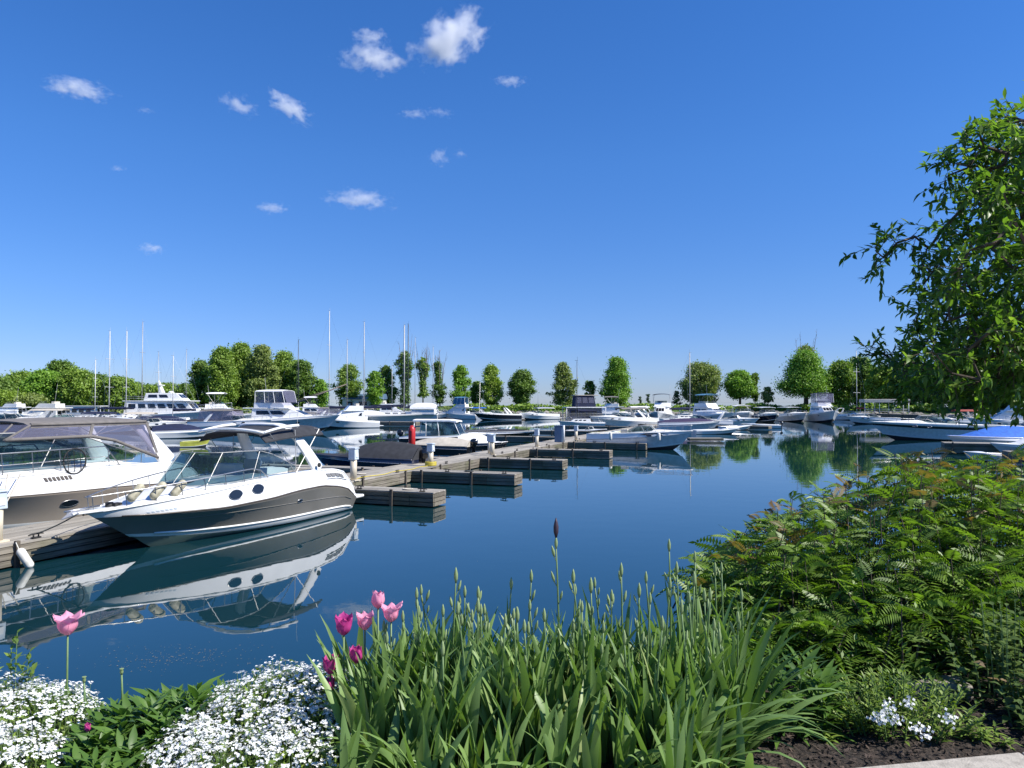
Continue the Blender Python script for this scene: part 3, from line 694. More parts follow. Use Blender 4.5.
# rocks along the shore
RV, RF = [], []
ico_v = np.array([(0, 0, 1), (.89, 0, .45), (.28, .85, .45), (-.72, .53, .45), (-.72, -.53, .45), (.28, -.85, .45), (.72, .53, -.45), (-.28, .85, -.45), (-.89, 0, -.45), (-.28, -.85, -.45), (.72, -.53, -.45), (0, 0, -1)])
ico_f = np.array([(0, 1, 2), (0, 2, 3), (0, 3, 4), (0, 4, 5), (0, 5, 1), (1, 6, 2), (2, 7, 3), (3, 8, 4), (4, 9, 5), (5, 10, 1), (6, 7, 2), (7, 8, 3), (8, 9, 4), (9, 10, 5), (10, 6, 1), (11, 7, 6), (11, 8, 7), (11, 9, 8), (11, 10, 9), (11, 6, 10)])
for i in range(2, len(sp) - 2):
    if abs(sp[i, 0]) > 150: continue
    for _ in range(16):
        a = rng.uniform(-.6, 3.2); u = rng.uniform(0, 1); s = rng.uniform(.25, .75)
        p = sp[i] * (1 - u) + sp[i + 1] * u + nn[i] * a; z = np.interp(a, [-1, 0, 1.5, 4], [-.1, .1, .75, 1.1])
        v = ico_v * rng.uniform(.75, 1.25, (12, 1)) * s * np.array([1.2, 1, .7]); RF.append(ico_f + 12 * len(RV)); RV.append(v + [p[0], p[1], z])
tag(arr_obj('shore_rocks', np.concatenate(RV), np.concatenate(RF), M['rock']), 'pale boulders heaped along the foot of the far bank', 'rocks', kind='stuff')

# garden ground on the near bank
def edge(x): return 3.62 + 3.0 * sm(.95, 1.7, x)
xs = np.concatenate([np.linspace(-40, -5, 12), np.linspace(-4.6, 6, 107), np.linspace(6.5, 60, 20)])
ys = np.concatenate([np.linspace(1.5, 2.6, 4), np.linspace(2.7, 12, 94), [14]])
def gz_ground(x, y):
    e = edge(x); k = y - e
    z = 2.13 + .02 * np.sin(x * 5.1 + 1) * np.cos(y * 6.3) + .012 * np.sin(x * 17 + y * 13)
    return np.where(k > 0, z - k * 1.15, z)
G = [[(x, y, float(max(-1.5, gz_ground(x, y)))) for x in xs] for y in ys]
tag(MB().grid(G, 0, True).build('garden_soil', M['mulch']), kind='structure')
pe = lambda x: 2.665 + .18 * x
mb = MB(); P = [(-40, -40), (60, -40), (60, pe(60)), (-40, pe(-40))]
# paving edge with a joint pattern
pm = pmat('pavement_concrete', (0.42, 0.38, 0.32), 0.9, (0.31, 0.28, 0.235), 55, bump=0.002, bscale=150, lo=.3, hi=.62)
mb.add([(-20, -20, 2.21), (20, -20, 2.21), (20, pe(20) - .16, 2.21), (-20, pe(-20) - .16, 2.21)], [(0, 1, 2, 3)])
mb.build('pavement', pm)['kind'] = 'structure'
mb = MB(); 
for i in range(16):
    x0 = -8 + i; a, b_ = (x0 + .004, pe(x0)), (x0 + .996, pe(x0 + 1))
    mb.add([(a[0], a[1] - .155, 2.0), (b_[0], b_[1] - .155, 2.0), (b_[0], b_[1], 2.0), (a[0], a[1], 2.0), (a[0], a[1] - .155, 2.225), (b_[0], b_[1] - .155, 2.225), (b_[0], b_[1], 2.225), (a[0], a[1], 2.225)],
           [(4, 5, 6, 7), (0, 1, 5, 4), (1, 2, 6, 5), (2, 3, 7, 6), (3, 0, 4, 7)])
o = mb.build('kerb', M['concrete'], bevel=.008); o['kind'] = 'structure'

# ------------------------------------------------------------ docks
DR = lambda d: -10.5 + (d - 17.5) * .3596      # right edge of the main dock at distance d
DA = math.atan2(1, .3596); du = Vector((math.cos(DA), math.sin(DA), 0)); dn = Vector((du.y, -du.x, 0))   # along, to the right
ZD = 0.52
def dock(p0, p1, width, label, name='dock', group=None, z=ZD, boards=None, cap=False, piles=True, th=.44, step=3.6, wn=None, long_boards=True, cat='dock'):
    p0 = Vector(p0); p1 = Vector(p1); L = (p1 - p0).length; a = math.atan2(p1.y - p0.y, p1.x - p0.x)
    root = empty(name, (p0.x, p0.y, 0), a, label, cat, group)
    mb = MB(); nb = max(3, round(width / .19)); wb = width / nb
    if long_boards:
        for j in range(nb):
            x = -random.uniform(0, 2.5) * 0
            first = random.uniform(1.2, 3.6)
            while x < L - .01:
                x2 = min(L, x + first); first = 3.6
                if x2 - x > .05: mb.box(((x + x2) / 2, -width / 2 + (j + .5) * wb, z - .02 + random.uniform(-.003, .003)), (x2 - x - .008, wb - .012, .04), tint=random.random())
                x = x2
    else:
        k = int(L / .16)
        for j in range(k): mb.box(((j + .5) * L / k, 0, z - .02 + random.uniform(-.003, .003)), (L / k - .012, width, .04), tint=random.random())
    mb.build('deck_boards', M['wood_top'], root)
    mb = MB(); nk = 3; hb = th / nk
    for s_ in (1, -1):
        for k in range(nk):
            x = 0
            while x < L - .01:
                x2 = min(L, x + 3.6); mb.box(((x + x2) / 2, s_ * (width / 2 - .035), z - .045 - hb * (k + .5)), (x2 - x - .012, .09 + .02 * (k == 0) - .012 * (k == 2), hb - .022)); x = x2
    for xx in (.045, L - .045):
        for k in range(nk): mb.box((xx, 0, z - .047 - hb * (k + .5)), (.09, width - .17, hb - .024))
    mb.build('side_beam', M['wood_side'], root)
    mb = MB().box((L / 2, 0, z - .05 - th / 2), (L - .25, width - .24, th * .9)); mb.build('float_core', M['pile'], root)
    if piles:
        mb = MB(); x = .5
        while x < L:
            for s_ in (1, -1): mb.box((x, s_ * (width / 2 + .045), z - .25), (.10, .07, .62))
            x += step
        mb.build_each('pile', M['pile'], root)
    return root
def cleat(parent_xy, ang, label, z=ZD, s=1.0, group='mooring cleats on the dock boards'):
    mb = MB(); mb.box((0, 0, .02), (.16 * s, .07 * s, .03)).tube([(-.05 * s, 0, .03), (-.05 * s, 0, .09)], .018, 6).tube([(.05 * s, 0, .03), (.05 * s, 0, .09)], .018, 6).tube([(-.15 * s, 0, .09), (-.08 * s, 0, .105), (.08 * s, 0, .105), (.15 * s, 0, .09)], [.012, .022, .022, .012], 6)
    o = mb.build('cleat', M['rubber'], None, (parent_xy[0], parent_xy[1], z), rz=ang); return tag(o, label, 'cleat', group)

p0 = Vector((DR(6), 6, 0)) - dn * 1.05; p1 = Vector((DR(104), 104, 0)) - dn * 1.05
dock(p0, p1, 2.1, 'long weathered timber main dock running away from the left foreground', 'main_dock')
FG = 'finger docks off the right side of the main dock'
for i, (d, L) in enumerate([(27.9, 4.5), (34.6, 4.9), (42.2, 4.7), (50.3, 5.3), (59.0, 6.0)]):
    a = Vector((DR(d), d, 0)) + dn * .03; b_ = a + dn * L
    lab = ['short grey timber finger dock nearest the viewer, beside the grey cruiser stern', 'second timber finger dock counting from the grey cruiser stern', 'third timber finger dock, in the middle of the row of five', 'fourth timber finger dock, with a square white-tipped end post', 'farthest timber finger dock, alongside the white cruiser with a shade-tinted blue-grey hull'][i]
    dock(a, b_, 1.0, lab, 'finger_dock', FG, long_boards=True, step=2.4)
LG = 'finger docks off the left side of the main dock'
for i, (d, L) in enumerate([(34.8, 6.5), (41.6, 6.5), (66, 7), (79.5, 9), (95, 9)]):
    a = Vector((DR(d), d, 0)) - dn * 2.13; b_ = a - dn * L
    lab = ['narrow pale finger dock in front of the dark covered boat', 'finger dock between the red cover and the black pilothouse boat', 'finger dock by the boat under the white canvas wedge', 'dark finger dock with its low side behind the third pedestal', 'far left finger dock near the blue dock box'][i]
    dock(a, b_, .9, lab, 'finger_dock', LG, step=2.6)
dock((gx(300, 116), 116, 0), (gx(418, 112), 112, 0), 2.0, 'timber dock in front of the pale covered hull and white hardtop boat', 'dock', 'docks in the back of the marina', z=.7, th=.55)
dock((gx(452, 170), 170, 0), (gx(560, 174), 174, 0), 2.0, 'pale timber dock behind the black-hulled express cruiser', 'dock', 'docks in the back of the marina', z=1.0, th=.8)
dock((gx(30, 118), 118, 0), (gx(240, 112), 112, 0), 2.0, 'timber dock hidden behind the big cruisers on the left', 'dock', 'docks in the back of the marina', z=.6, th=.45)
dock((gx(640, 108), 108, 0), (gx(770, 98), 98, 0), 1.6, 'low dock behind the purple-covered runabout', 'dock', 'docks in the back of the marina', z=.5, th=.35)
dock((gx(688, 70), 70, 0), (gx(722, 70), 70, 0), 1.2, 'small white-edged floating dock right of the white cruiser bow', 'floating_dock', None, z=.30, th=.2, piles=False)
dock((gx(855, 158), 158, 0), (gx(925, 140), 140, 0), 3.0, 'long dark pier under the cream-roofed shelter', 'pier', None, z=1.3, th=1.2)
dock((gx(942, 54), 54, 0), (gx(1120, 50), 50, 0), 1.8, 'weathered dock below the boat with the blue canvas', 'dock', 'docks on the right side', z=.75, th=.6)
dock((gx(1006, 44), 44, 0), (gx(1150, 42), 42, 0), 1.8, 'timber dock at the right edge behind the sumac-like shrub', 'dock', 'docks on the right side', z=.75, th=.6)

def pedestal(px, d, hgt, label, side=-.35, style=0, z=ZD):
    p = Vector((DR(d), d, 0)) + dn * side; root = empty('power_pedestal', (p.x, p.y, z), DA, label, 'power pedestal', 'power pedestals along the main dock')
    MB().tube([(0, 0, 0), (0, 0, hgt * .66)], .13, 10).box((0, 0, .02), (.36, .36, .04)).build('post', M['pedestal'], root)
    hd = MB().box((0, 0, hgt * .66 + (hgt * .34) / 2), (.30, .30, hgt * .34), top=.92); hd.box((0, 0, hgt + .02), (.34, .34, .045)); hd.build('meter_head', M['pedestal_head'], root, bevel=.015)
    m = MB().box((.155, 0, hgt * .8), (.02, .16, .14)).box((0, -.155, hgt * .8), (.16, .02, .14)); m.build('socket_panel', M['white'], root)
    return root
pedestal(357, 29.8, 1.25, 'cream power pedestal with square pale head beside the dark blue covered boat', -.14)
p_ = pedestal(437, 36.6, 1.05, 'cream power pedestal with a yellow hose coiled at its foot', -.30)
mb = MB()
for k in range(4): mb.tube([(.26 * math.cos(a), .26 * math.sin(a), .05 + .045 * k) for a in [2 * math.pi * i / 14 for i in range(15)]], .03, 5)
o = mb.build('coiled_hose', M['yellow'], None, (p_.location.x, p_.location.y, ZD)); tag(o, 'yellow hose coiled round the pedestal foot on the dock', 'hose')
pedestal(486, 45, 1.15, 'left one of the twin white pedestals by the white canvas wedge', -.75)
pedestal(497, 44, 1.15, 'right one of the twin white pedestals by the white canvas wedge', -.18)
pedestal(539, 52, 1.2, 'white pedestal standing where the dark finger dock joins the main dock', -.22)
pedestal(575, 61.5, 1.15, 'white pedestal just right of the tall slate-blue dock box', -.15)
pedestal(0, 16.6, 1.1, 'pedestal with a blue and white head cut off by the left edge', -.55)
# tall slate blue dock box
p = Vector((DR(58.3), 58.3, 0)) - dn * .55; root = empty('dock_box', (p.x, p.y, ZD), DA, 'tall slate-blue dock box with a white pipe on its right, on the main dock', 'dock box')
MB().box((0, 0, .6), (.7, .62, 1.2)).build('body', M['binblue'], root, bevel=.03); MB().box((0, 0, 1.24), (.76, .68, .07)).build('lid', M['binblue'], root); MB().tube([(-.2, -.40, 0), (-.2, -.40, 1.3)], .07, 8).build('pipe', M['white'], root)
# red extinguisher cover on the dock
p = Vector((gx(412, 43.2), 43.2, 0)); root = empty('extinguisher_cover', (p.x, p.y, ZD), DA, 'bright red upright safety cabinet on a post between covered boats', 'safety cabinet')
MB().tube([(0, 0, 0), (0, 0, .6)], .05, 8).build('post', M['mast_dark'], root)
MB().tube([(0, 0, .5), (0, 0, .55), (0, 0, 1.55), (0, 0, 1.75)], [.16, .2, .2, .08], 12).build('body', M['red'], root)
MB().box((-.19, 0, 1.2), (.03, .2, .5)).build('door', M['red'], root)
# cleats and a fender on the nearest stretch
k = 0
for d in (17.2, 30.5, 33.2, 38, 45.5, 48, 54, 62.5, 70):
    p = Vector((DR(d), d, 0)) - dn * .16
    cleat(p, DA, ['black cleat on the left foreground dock with a line round it', 'black cleat on the dock beside the grey cruiser stern', 'black cleat before the second finger dock', 'black cleat between second and third finger docks', 'black cleat past the third finger dock', 'black cleat before the fourth finger dock', 'black cleat past the fourth finger dock', 'black cleat past the fifth finger dock', 'farthest black cleat near the tall dock box'][k], s=1.25); k += 1
def fender_mesh(mb, a, b_, r, mat=0):
    a, b_ = Vector(a), Vector(b_); return mb.tube([a, a.lerp(b_, .06), a.lerp(b_, .14), a.lerp(b_, .86), a.lerp(b_, .94), b_], [r * .25, r * .75, r, r, r * .75, r * .25], 12, mat)
p = Vector((DR(16.6), 16.6, 0)) + dn * .14
f = fender_mesh(MB(), (0, 0, .42), (.22, .10, -.02), .095).tube([(-.05, -.02, .56), (0, 0, .42)], .012, 4).build('fender', M['fender'], None, (p.x, p.y, 0)); tag(f, 'white cylindrical fender hanging off the edge of the foreground dock', 'fender')

for i, (d, L) in enumerate([(27.9, 4.5), (34.6, 4.9), (42.2, 4.7), (50.3, 5.3), (59.0, 6.0)]):
    wd = ['first', 'second', 'third', 'fourth', 'fifth'][i]
    for q, wh in ((.9, 'outer end'), (.35, 'inner half')):
        p = Vector((DR(d), d, 0)) + dn * (L * q) - du * .38; cleat(p, DA - math.pi / 2, 'black cleat on the %s of the %s finger dock' % (wh, wd), s=1.2)
def coil(x, y, r, label, m='rope', turns=5, z=ZD):
    pts = []
    for k in range(turns * 16 + 1):
        a = k * math.pi / 8; rr = r * (1 - .55 * k / (turns * 16)); pts.append((rr * math.cos(a), rr * math.sin(a), .015 + .018 * abs(math.sin(a * .37))))
    return tag(MB().tube(pts, .016, 5).build('rope_coil', M[m], None, (x, y, z)), label, 'rope', 'rope coils on the docks')
p = Vector((DR(27.9), 27.9, 0)) + dn * 3.3; coil(p.x, p.y, .19, 'pale rope coiled on the first finger dock')
p = Vector((DR(34.6), 34.6, 0)) + dn * 2.6; coil(p.x, p.y, .2, 'dark rope coiled on the second finger dock', 'rope_dark')
p = Vector((DR(32), 32, 0)) - dn * 1.2; coil(p.x, p.y, .22, 'pale rope coiled on the main dock beyond the first pedestal')
pts = [Vector((DR(29.8 + q * 6.8), 29.8 + q * 6.8, ZD + .02)) - dn * (.22 + .22 * math.sin(q * 9) ** 2) for q in [k / 24 for k in range(25)]]
tag(MB().tube(pts, .016, 5).build('power_cable', M['yellow']), 'thin yellow power cable snaking along the main dock between the first two pedestals', 'cable')

# ------------------------------------------------------------ the two big cruisers
def rope(a, b_, label, sag=.25, r=.014, m='rope', name='mooring_line', group=None):
    a, b_ = Vector(a), Vector(b_); pts = [a.lerp(b_, i / 12) - Vector((0, 0, sag * 4 * (i / 12) * (1 - i / 12))) for i in range(13)]
    return tag(MB().tube(pts, r, 5).build(name, M[m]), label, 'rope', group)
HD = math.atan2(-.938, -.346)
def W(root, v): return root.location + Matrix.Rotation(root.rotation_euler.z, 3, 'Z') @ Vector(v)

# grey and white sport cruiser
L = 9.3; B = 2.75
ctr = (Vector((-9.7, 17.0, 0)) + Vector((-6.4, 25.95, 0))) / 2 - Vector((-.346, -.938, 0)) * .12
root = empty('sport_cruiser', ctr, HD, 'white sport cruiser with dark taupe-grey hull sides moored stern-away in the foreground', 'motorboat')
h = Hull(L, B, 1.1, 1.1, bow=2.6, wch=.80, rake=.87, zs=[(0, .80), (.02, .95), (.06, 1.30), (.12, 1.44), (.25, 1.50), (.42, 1.47), (.6, 1.38), (.75, 1.27), (.88, 1.17), (1, 1.08)],
         sb=[(0, .50), (.08, .56), (.22, .64), (.35, .64), (.5, .60), (.7, .59), (.88, .68), (1, .80)], flare=.7, tn=40, tumble=.11)
h.mesh('hull', [M['white'], M['grey'], M['white'], M['slime'], M['stripe']], root)
h.deck('deck', M['white'], root, crown=.20, ck=(.07, .42, .74, .62), peak=.62, ns=70)
fo, full, top = windshield(h, root, .33, .60, .73, .66, lean=.62, inset=.86, base=.03, r=.010, fr='alu', crown=.14)
# sweeping arch and its dark canvas roof
arch(h, root, .215, .35, 2.93, inset=.96, wtop=.88, wid=.42, th=.10)
bimini(h, root, .19, .49, 2.82, 1.16, 'canvas_black', camber=.10, drop=.22, tail=.12)
m = MB()
for s_ in (1, -1): m.tube([(h.x(.33 + .165 * i / 10), (1.16 - .03 * i / 10) * s_, 2.90 - .16 * (i / 10) ** 2) for i in range(11)], [.05] * 5 + [.04] * 6, 6)
m.tube([(h.x(.495) + .12 * (1 - (1 - i / 5) ** 2), 1.13 * (1 - i / 5), 2.74 + .10 * (1 - (1 - i / 5) ** 2)) for i in range(11)], .04, 6)
m.build('roof_edge', M['white'], root)
for s_ in (1, -1):
    m = MB(); N = 16
    m.poly([(h.x(.235) + .0 + .07 * math.cos(a), 1.28 * s_, 1.66 + .07 * math.sin(a)) for a in [2 * math.pi * i / N for i in range(N)]], (0, .04 * s_, 0)); m.build('speaker_grille', M['rubber'], root)
h.rail(root, .46, .985, .36, 8, .016, inset=.90, base=0)
h.ports(root, [(.635, .84), (.545, .86)], .21, .115)
h.ports(root, [(.36, .44)], .11, .045)
# louvred vent near the stern
for s_ in (1, -1):
    for k in range(4):
        t = .075 + .028 * k; a = h.pt(t, .90, s_); nq = h.nrm(t, .90, s_)
        m = MB(); m.poly([h.pt(t, .84, s_) + nq * .002, h.pt(t + .022, .84, s_) + nq * .002, h.pt(t + .030, .92, s_) + nq * .002, h.pt(t + .008, .92, s_) + nq * .002], nq * .02); m.build('vent_louvre', M['grey'], root)
    t = [.06 + .13 * i / 8 for i in range(9)]
    MB().tube([h.pt(q, .80, s_) + h.nrm(q, .8, s_) * .01 for q in t], .014, 4).build('vent_trim', M['steel'], root)
    # long crease along the grey side
    MB().tube([h.pt(.03 + .85 * i / 20, .43 - .06 * math.cos(i / 20 * 3), s_) + Vector((0, .004 * s_, 0)) for i in range(21)], .012, 4).build('side_crease', M['grey'], root)
    MB().tube([h.pt(.02 + .93 * i / 24, h.sb(.02 + .93 * i / 24) + .03, s_) for i in range(25)], .022, 5).build('rub_rail', M['stripe'], root)
    MB().tube([h.pt(.02 + .9 * i / 24, .12, s_) for i in range(25)], .035, 5).build('spray_chine', M['white'], root)
# registration marks: an unreadable line of small characters
for s_ in (1, -1):
    for k in range(7):
        t = .895 - k * .011; m = MB(); a = h.pt(t, .74, s_); nq = h.nrm(t, .74, s_)
        m.poly([h.pt(t, .765, s_) + nq * .002, h.pt(t - .006, .765, s_) + nq * .002, h.pt(t - .006, .80, s_) + nq * .002, h.pt(t, .80, s_) + nq * .002], nq * .004); m.build('registration_mark', M['pedestal_head'], root)
MB().box((-L / 2 - .30, 0, .40), (.75, 2.35, .10)).build('swim_platform', M['white'], root, bevel=.04)
m = MB(); m.box((h.x(.10), 0, .98), (.5, 1.7, .5)).box((h.x(.105) - .22, 0, 1.25), (.14, 1.7, .35)); m.build('stern_seat', M['seat'], root, bevel=.04)
m = MB(); m.box((h.x(.345), -.55, 1.15), (.5, .55, .5)).box((h.x(.345) - .2, -.55, 1.55), (.12, .55, .6)).build('helm_seat', M['seat'], root, bevel=.04)
MB().box((h.x(.435), -.55, 1.55), (.35, .8, .5)).build('dashboard', M['offwhite'], root, bevel=.04)
MB().tube([(h.x(.41), -.55 + .17 * math.cos(a), 1.62 + .17 * math.sin(a)) for a in [2 * math.pi * i / 16 for i in range(17)]], .014, 5).build('steering_wheel', M['rubber'], root)
# bow: anchor platform, anchor, windlass, hatch
m = MB(); m.poly([(L / 2 - .55, -.24, 1.10), (L / 2 + .42, -.10, 1.10), (L / 2 + .42, .10, 1.10), (L / 2 - .55, .24, 1.10)], (0, 0, .055)); m.build('bow_pulpit', M['white'], root, bevel=.015)
m = MB(); m.tube([(L / 2 - .35, 0, 1.21), (L / 2 + .55, 0, 1.19)], .025, 6); m.poly([(L / 2 + .30, -.14, 1.12), (L / 2 + .62, 0, 1.02), (L / 2 + .30, .14, 1.12), (L / 2 + .36, 0, 1.20)], (0, 0, .02)); m.build('anchor', M['steel'], root)
m = MB(); m.tube([(L / 2 - .62, 0, 1.1), (L / 2 - .62, 0, 1.26)], .09, 12).box((L / 2 - .72, .1, 1.18), (.2, .16, .12)); m.build('windlass', M['rubber'], root)
m = MB().box((h.x(.70), 0, 1.50), (.55, .55, .05)); m.build('deck_hatch', M['darkglass'], root, bevel=.02)
m = MB().tube([(h.x(.30), .9, 2.45), (h.x(.29), .9, 3.6)], .005, 4); m.build('antenna', M['mast_white'], root)
SC = root; SH = h
# three grimy fenders kept in rail racks at the bow
for k in range(3):
    t = .80 + .055 * k
    p = W(SC, (h.x(t), h.w(t) * .82, 1.28)); q = W(SC, (h.x(t) - .42, h.w(t) * .80, 1.62))
    f = fender_mesh(MB(), q - p, (0, 0, 0), .105).build('fender', M['fender_old'], None, p); tag(f, ['grimy beige fender racked nearest the windshield on the grey cruiser bow rail', 'grimy beige fender in the middle of the three on the bow rail', 'grimy beige fender racked nearest the bow tip of the grey cruiser'][2 - k], 'fender', 'fenders racked on the bow rail')
k = 0
rope(W(SC, (L / 2 - .2, -.15, 1.2)), Vector((DR(17.2), 17.2, ZD + .1)) - dn * .16, 'dark mooring line from the grey cruiser bow to the foreground cleat', .05, .016, 'rope_dark')
rope(W(SC, (-L / 2 + .3, -1.3, .95)), Vector((DR(30.5), 30.5, ZD + .1)) - dn * .16, 'mooring line from the grey cruiser stern to the main dock', .1, .014, 'rope')

# large white express cruiser behind, on the other side of the dock
L = 11.2; B = 3.5
sc_ = Vector((-10.55, 26.4, 0)) + Vector((-.938, .346, 0)) * 1.75
root = empty('express_cruiser', sc_ + Vector((-.346, -.938, 0)) * (L / 2), HD, 'large white express cruiser with taupe hull and brown canvas cockpit enclosure at the left edge', 'motorboat')
h = Hull(L, B, 1.5, 1.3, bow=2.6, wch=.80, rake=.87, zs=[(0, .95), (.05, 1.42), (.12, 1.62), (.35, 1.66), (.7, 1.62), (1, 1.5)], sb=[(0, .52), (.3, .60), (.7, .65), (1, .72)], flare=.7, tn=36, tumble=.09)
h.mesh('hull', [M['white'], M['taupe'], M['white'], M['antifoul'], M['stripe']], root)
h.deck('deck', M['white'], root, crown=.34, ck=(.08, .42, .76, .7), peak=.62, ns=60)
windshield(h, root, .25, .62, .76, .95, lean=.62, inset=.84, base=.05, r=.013, fr='alu', crown=.25)
arch(h, root, .13, .235, 3.05, inset=.95, wtop=.86, wid=.55, th=.13)
bimini(h, root, .20, .56, 3.02, 1.40, 'canvas_grey', camber=.12, drop=.10, frames=4, zb=2.62)
# clear curtains hanging between roof and windshield, with brown hems
zt = 2.98
for s_ in (1, -1):
    A = [(h.x(.21 + .35 * i / 6), 1.38 * s_, zt) for i in range(7)]; Bq = [(h.x(.17 + .46 * i / 6), 1.46 * s_, 1.80 + .80 * min(1, i / 2.5)) for i in range(7)]
    cu = MB().grid([A, Bq], 0, False).build('side_curtain', M['vinyl'], root)
    m = MB()
    for i in (0, 3, 6): m.poly([Vector(A[i]) + Vector((-.05, 0, 0)), Vector(A[i]) + Vector((.05, 0, 0)), Vector(Bq[i]) + Vector((.05, 0, 0)), Vector(Bq[i]) + Vector((-.05, 0, 0))], (0, .02 * s_, 0))
    m.tube(Bq, .05, 5); m.tube(A, .05, 5); m.build('curtain_hem', M['canvas_grey'], cu)
A = [(h.x(.56), 1.38 * v, zt) for v in (-1, -.5, 0, .5, 1)]; Bq = [(h.x(.585) + .15 * (1 - v * v), 1.36 * v, 2.62) for v in (-1, -.5, 0, .5, 1)]
cu = MB().grid([A, Bq], 0, True).build('front_curtain', M['vinyl'], root); m = MB().tube(Bq, .045, 5)
for i in (0, 1, 2, 3, 4): m.tube([A[i], Bq[i]], .03, 4)
m.build('curtain_hem', M['canvas_grey'], cu)
h.rail(root, .30, .985, .62, 10, .018, inset=.93, mid=True)
h.ports(root, [(.50, .42), (.695, .42)], .24, .10)
MB().box((-L / 2 - .4, 0, .45), (.9, 3.0, .10)).build('swim_platform', M['white'], root, bevel=.04)
m = MB(); m.box((h.x(.11), 0, 1.1), (.6, 2.3, .6)).box((h.x(.34), -.7, 1.3), (.55, .6, 1.0)); m.build('seat', M['seat'], root, bevel=.04)
m = MB(); ww = .17
m.tube([(h.x(.40), 1.55 + .01, 1.95 + 0)] * 2, .01, 3); m = MB()
m.tube([(h.x(.455) + .36 * math.cos(a), 1.62, 1.92 + .36 * math.sin(a)) for a in [2 * math.pi * i / 20 for i in range(21)]], .02, 5)
for k in range(3): m.tube([(h.x(.455) - .2 + .2 * k, 1.63, 1.62), (h.x(.455) - .15 + .2 * k, 1.63, 2.2)], .012, 4)
m.build('boarding_ladder', M['rubber'], root)
for k in range(7):
    m = MB(); t = .545 - k * .011; m.poly([h.pt(t, .86, 1) , h.pt(t - .007, .86, 1), h.pt(t - .007, .93, 1), h.pt(t, .93, 1)], (0, .02, 0)); m.build('hull_lettering', M['stripe'], root)
EC = root
rope(W(EC, (1.5, 1.66, 1.72)), Vector((DR(16.9), 16.9, ZD + .1)) - dn * 1.0, 'upper pale mooring line from the white cruiser rail down to the dock', .15, .016, group='pale mooring lines')
rope(W(EC, (1.15, 1.66, 1.70)), Vector((DR(16.4), 16.4, ZD + .1)) - dn * .85, 'lower pale mooring line from the white cruiser rail down to the dock', .22, .016, group='pale mooring lines')
# ------------------------------------------------------------ boats tied on both sides of the main dock
D1 = math.degrees(DA)
covered(366, 471.5, D1 + 93, 6.1, 'dark navy boat under a peaked charcoal canvas beside the first pedestal', low='navy', cov='canvas_black', peak=.75, pk=.28)
covered(432, 456, D1 + 96, 5.4, 'boat under a smooth beige canvas just right of the red cabinet', low='black', cov='canvas_beige', peak=.45, pk=.35)
hardtop_boat(450, 447.5, D1 - 78, 7.6, 'black-hulled boat with a white hardtop on posts, behind the red cabinet')
covered(483, 452, D1 - 66, 3.6, 'small boat under a bright white canvas wedge by the twin pedestals', low='black', cov='canvas_white', peak=.65, pk=.30, motor=False)
covered(497, 440.5, D1 - 80, 7.0, 'long low black runabout with a white stripe under black canvas', low='black', cov='canvas_black', up='white', peak=.20, pk=.5)
express(640, 449, D1 - 90.5, 7.9, 'white express cruiser with a shade-tinted pale blue-grey hull beside the farthest finger dock', low='bluegrey_shade', archm=None, fb=1.45, canvas=None, sb=[(0, .60), (.3, .66), (1, .80)])
# swept back dark side window on that cruiser is modelled as a blade panel
bt = bpy.data.objects['motor_cruiser']; hh = Hull(7.9, 7.9 * .30, 1.45, 1.16, sb=[(0, .60), (.3, .66), (1, .80)])
for s_ in (1, -1):
    m = MB(); P = [hh.pt(t, q, s_) for t, q in ((.52, .88), (.60, .84), (.80, .87), (.72, .95), (.58, .97))]; nq = hh.nrm(.66, .9, s_)
    m.poly([p - nq * .03 for p in P], nq * .05); m.build('side_window', M['stripe'], bt)
for px, lab in ((611, 'white fender hanging at the stern quarter of the shade-tinted white cruiser'), (657, 'white fender hanging amidships on the shade-tinted white cruiser')):
    d = 57.0; f = fender_mesh(MB(), (0, 0, 1.35), (0, 0, .75), .12).build('fender', M['fender'], None, (gx(px, d - .6) , d - .9 + (640 - px) * .022, 0)); tag(f, lab, 'fender')
covered(689, 431, -6, 7.6, 'white runabout with a purple cockpit cover and dark hull stripe', low='bluegrey_shade', up='white', cov='canvas_purple', peak=.40, pk=.50, motor=False, fb=1.25)
express(622, 427, 200, 10.5, 'white motor cruiser with a tall arch behind the shade-tinted white cruiser', low='white', fb=1.6, bim='canvas_grey')
dinghy(586, 434.5, D1 - 85, 4.6, 'small red and white open runabout beside the tall dock box', low='maroon', motor=True, wind=True)
dinghy(609, 437, 8, 3.6, 'lime yellow dinghy hauled up behind the shade-tinted white cruiser', low='limeyellow', name='dinghy')
dinghy(716, 434, 5, 5.2, 'low white skiff right of the purple-covered runabout', name='skiff')
dinghy(760, 428, 170, 5.2, 'white open skiff with a dark outboard on the dock below the bow-on cruisers', motor=True, name='skiff')
dinghy(737, 430, 20, 4.6, 'grey-decked skiff tied at the low dock end', inside='canvas_grey', name='skiff')
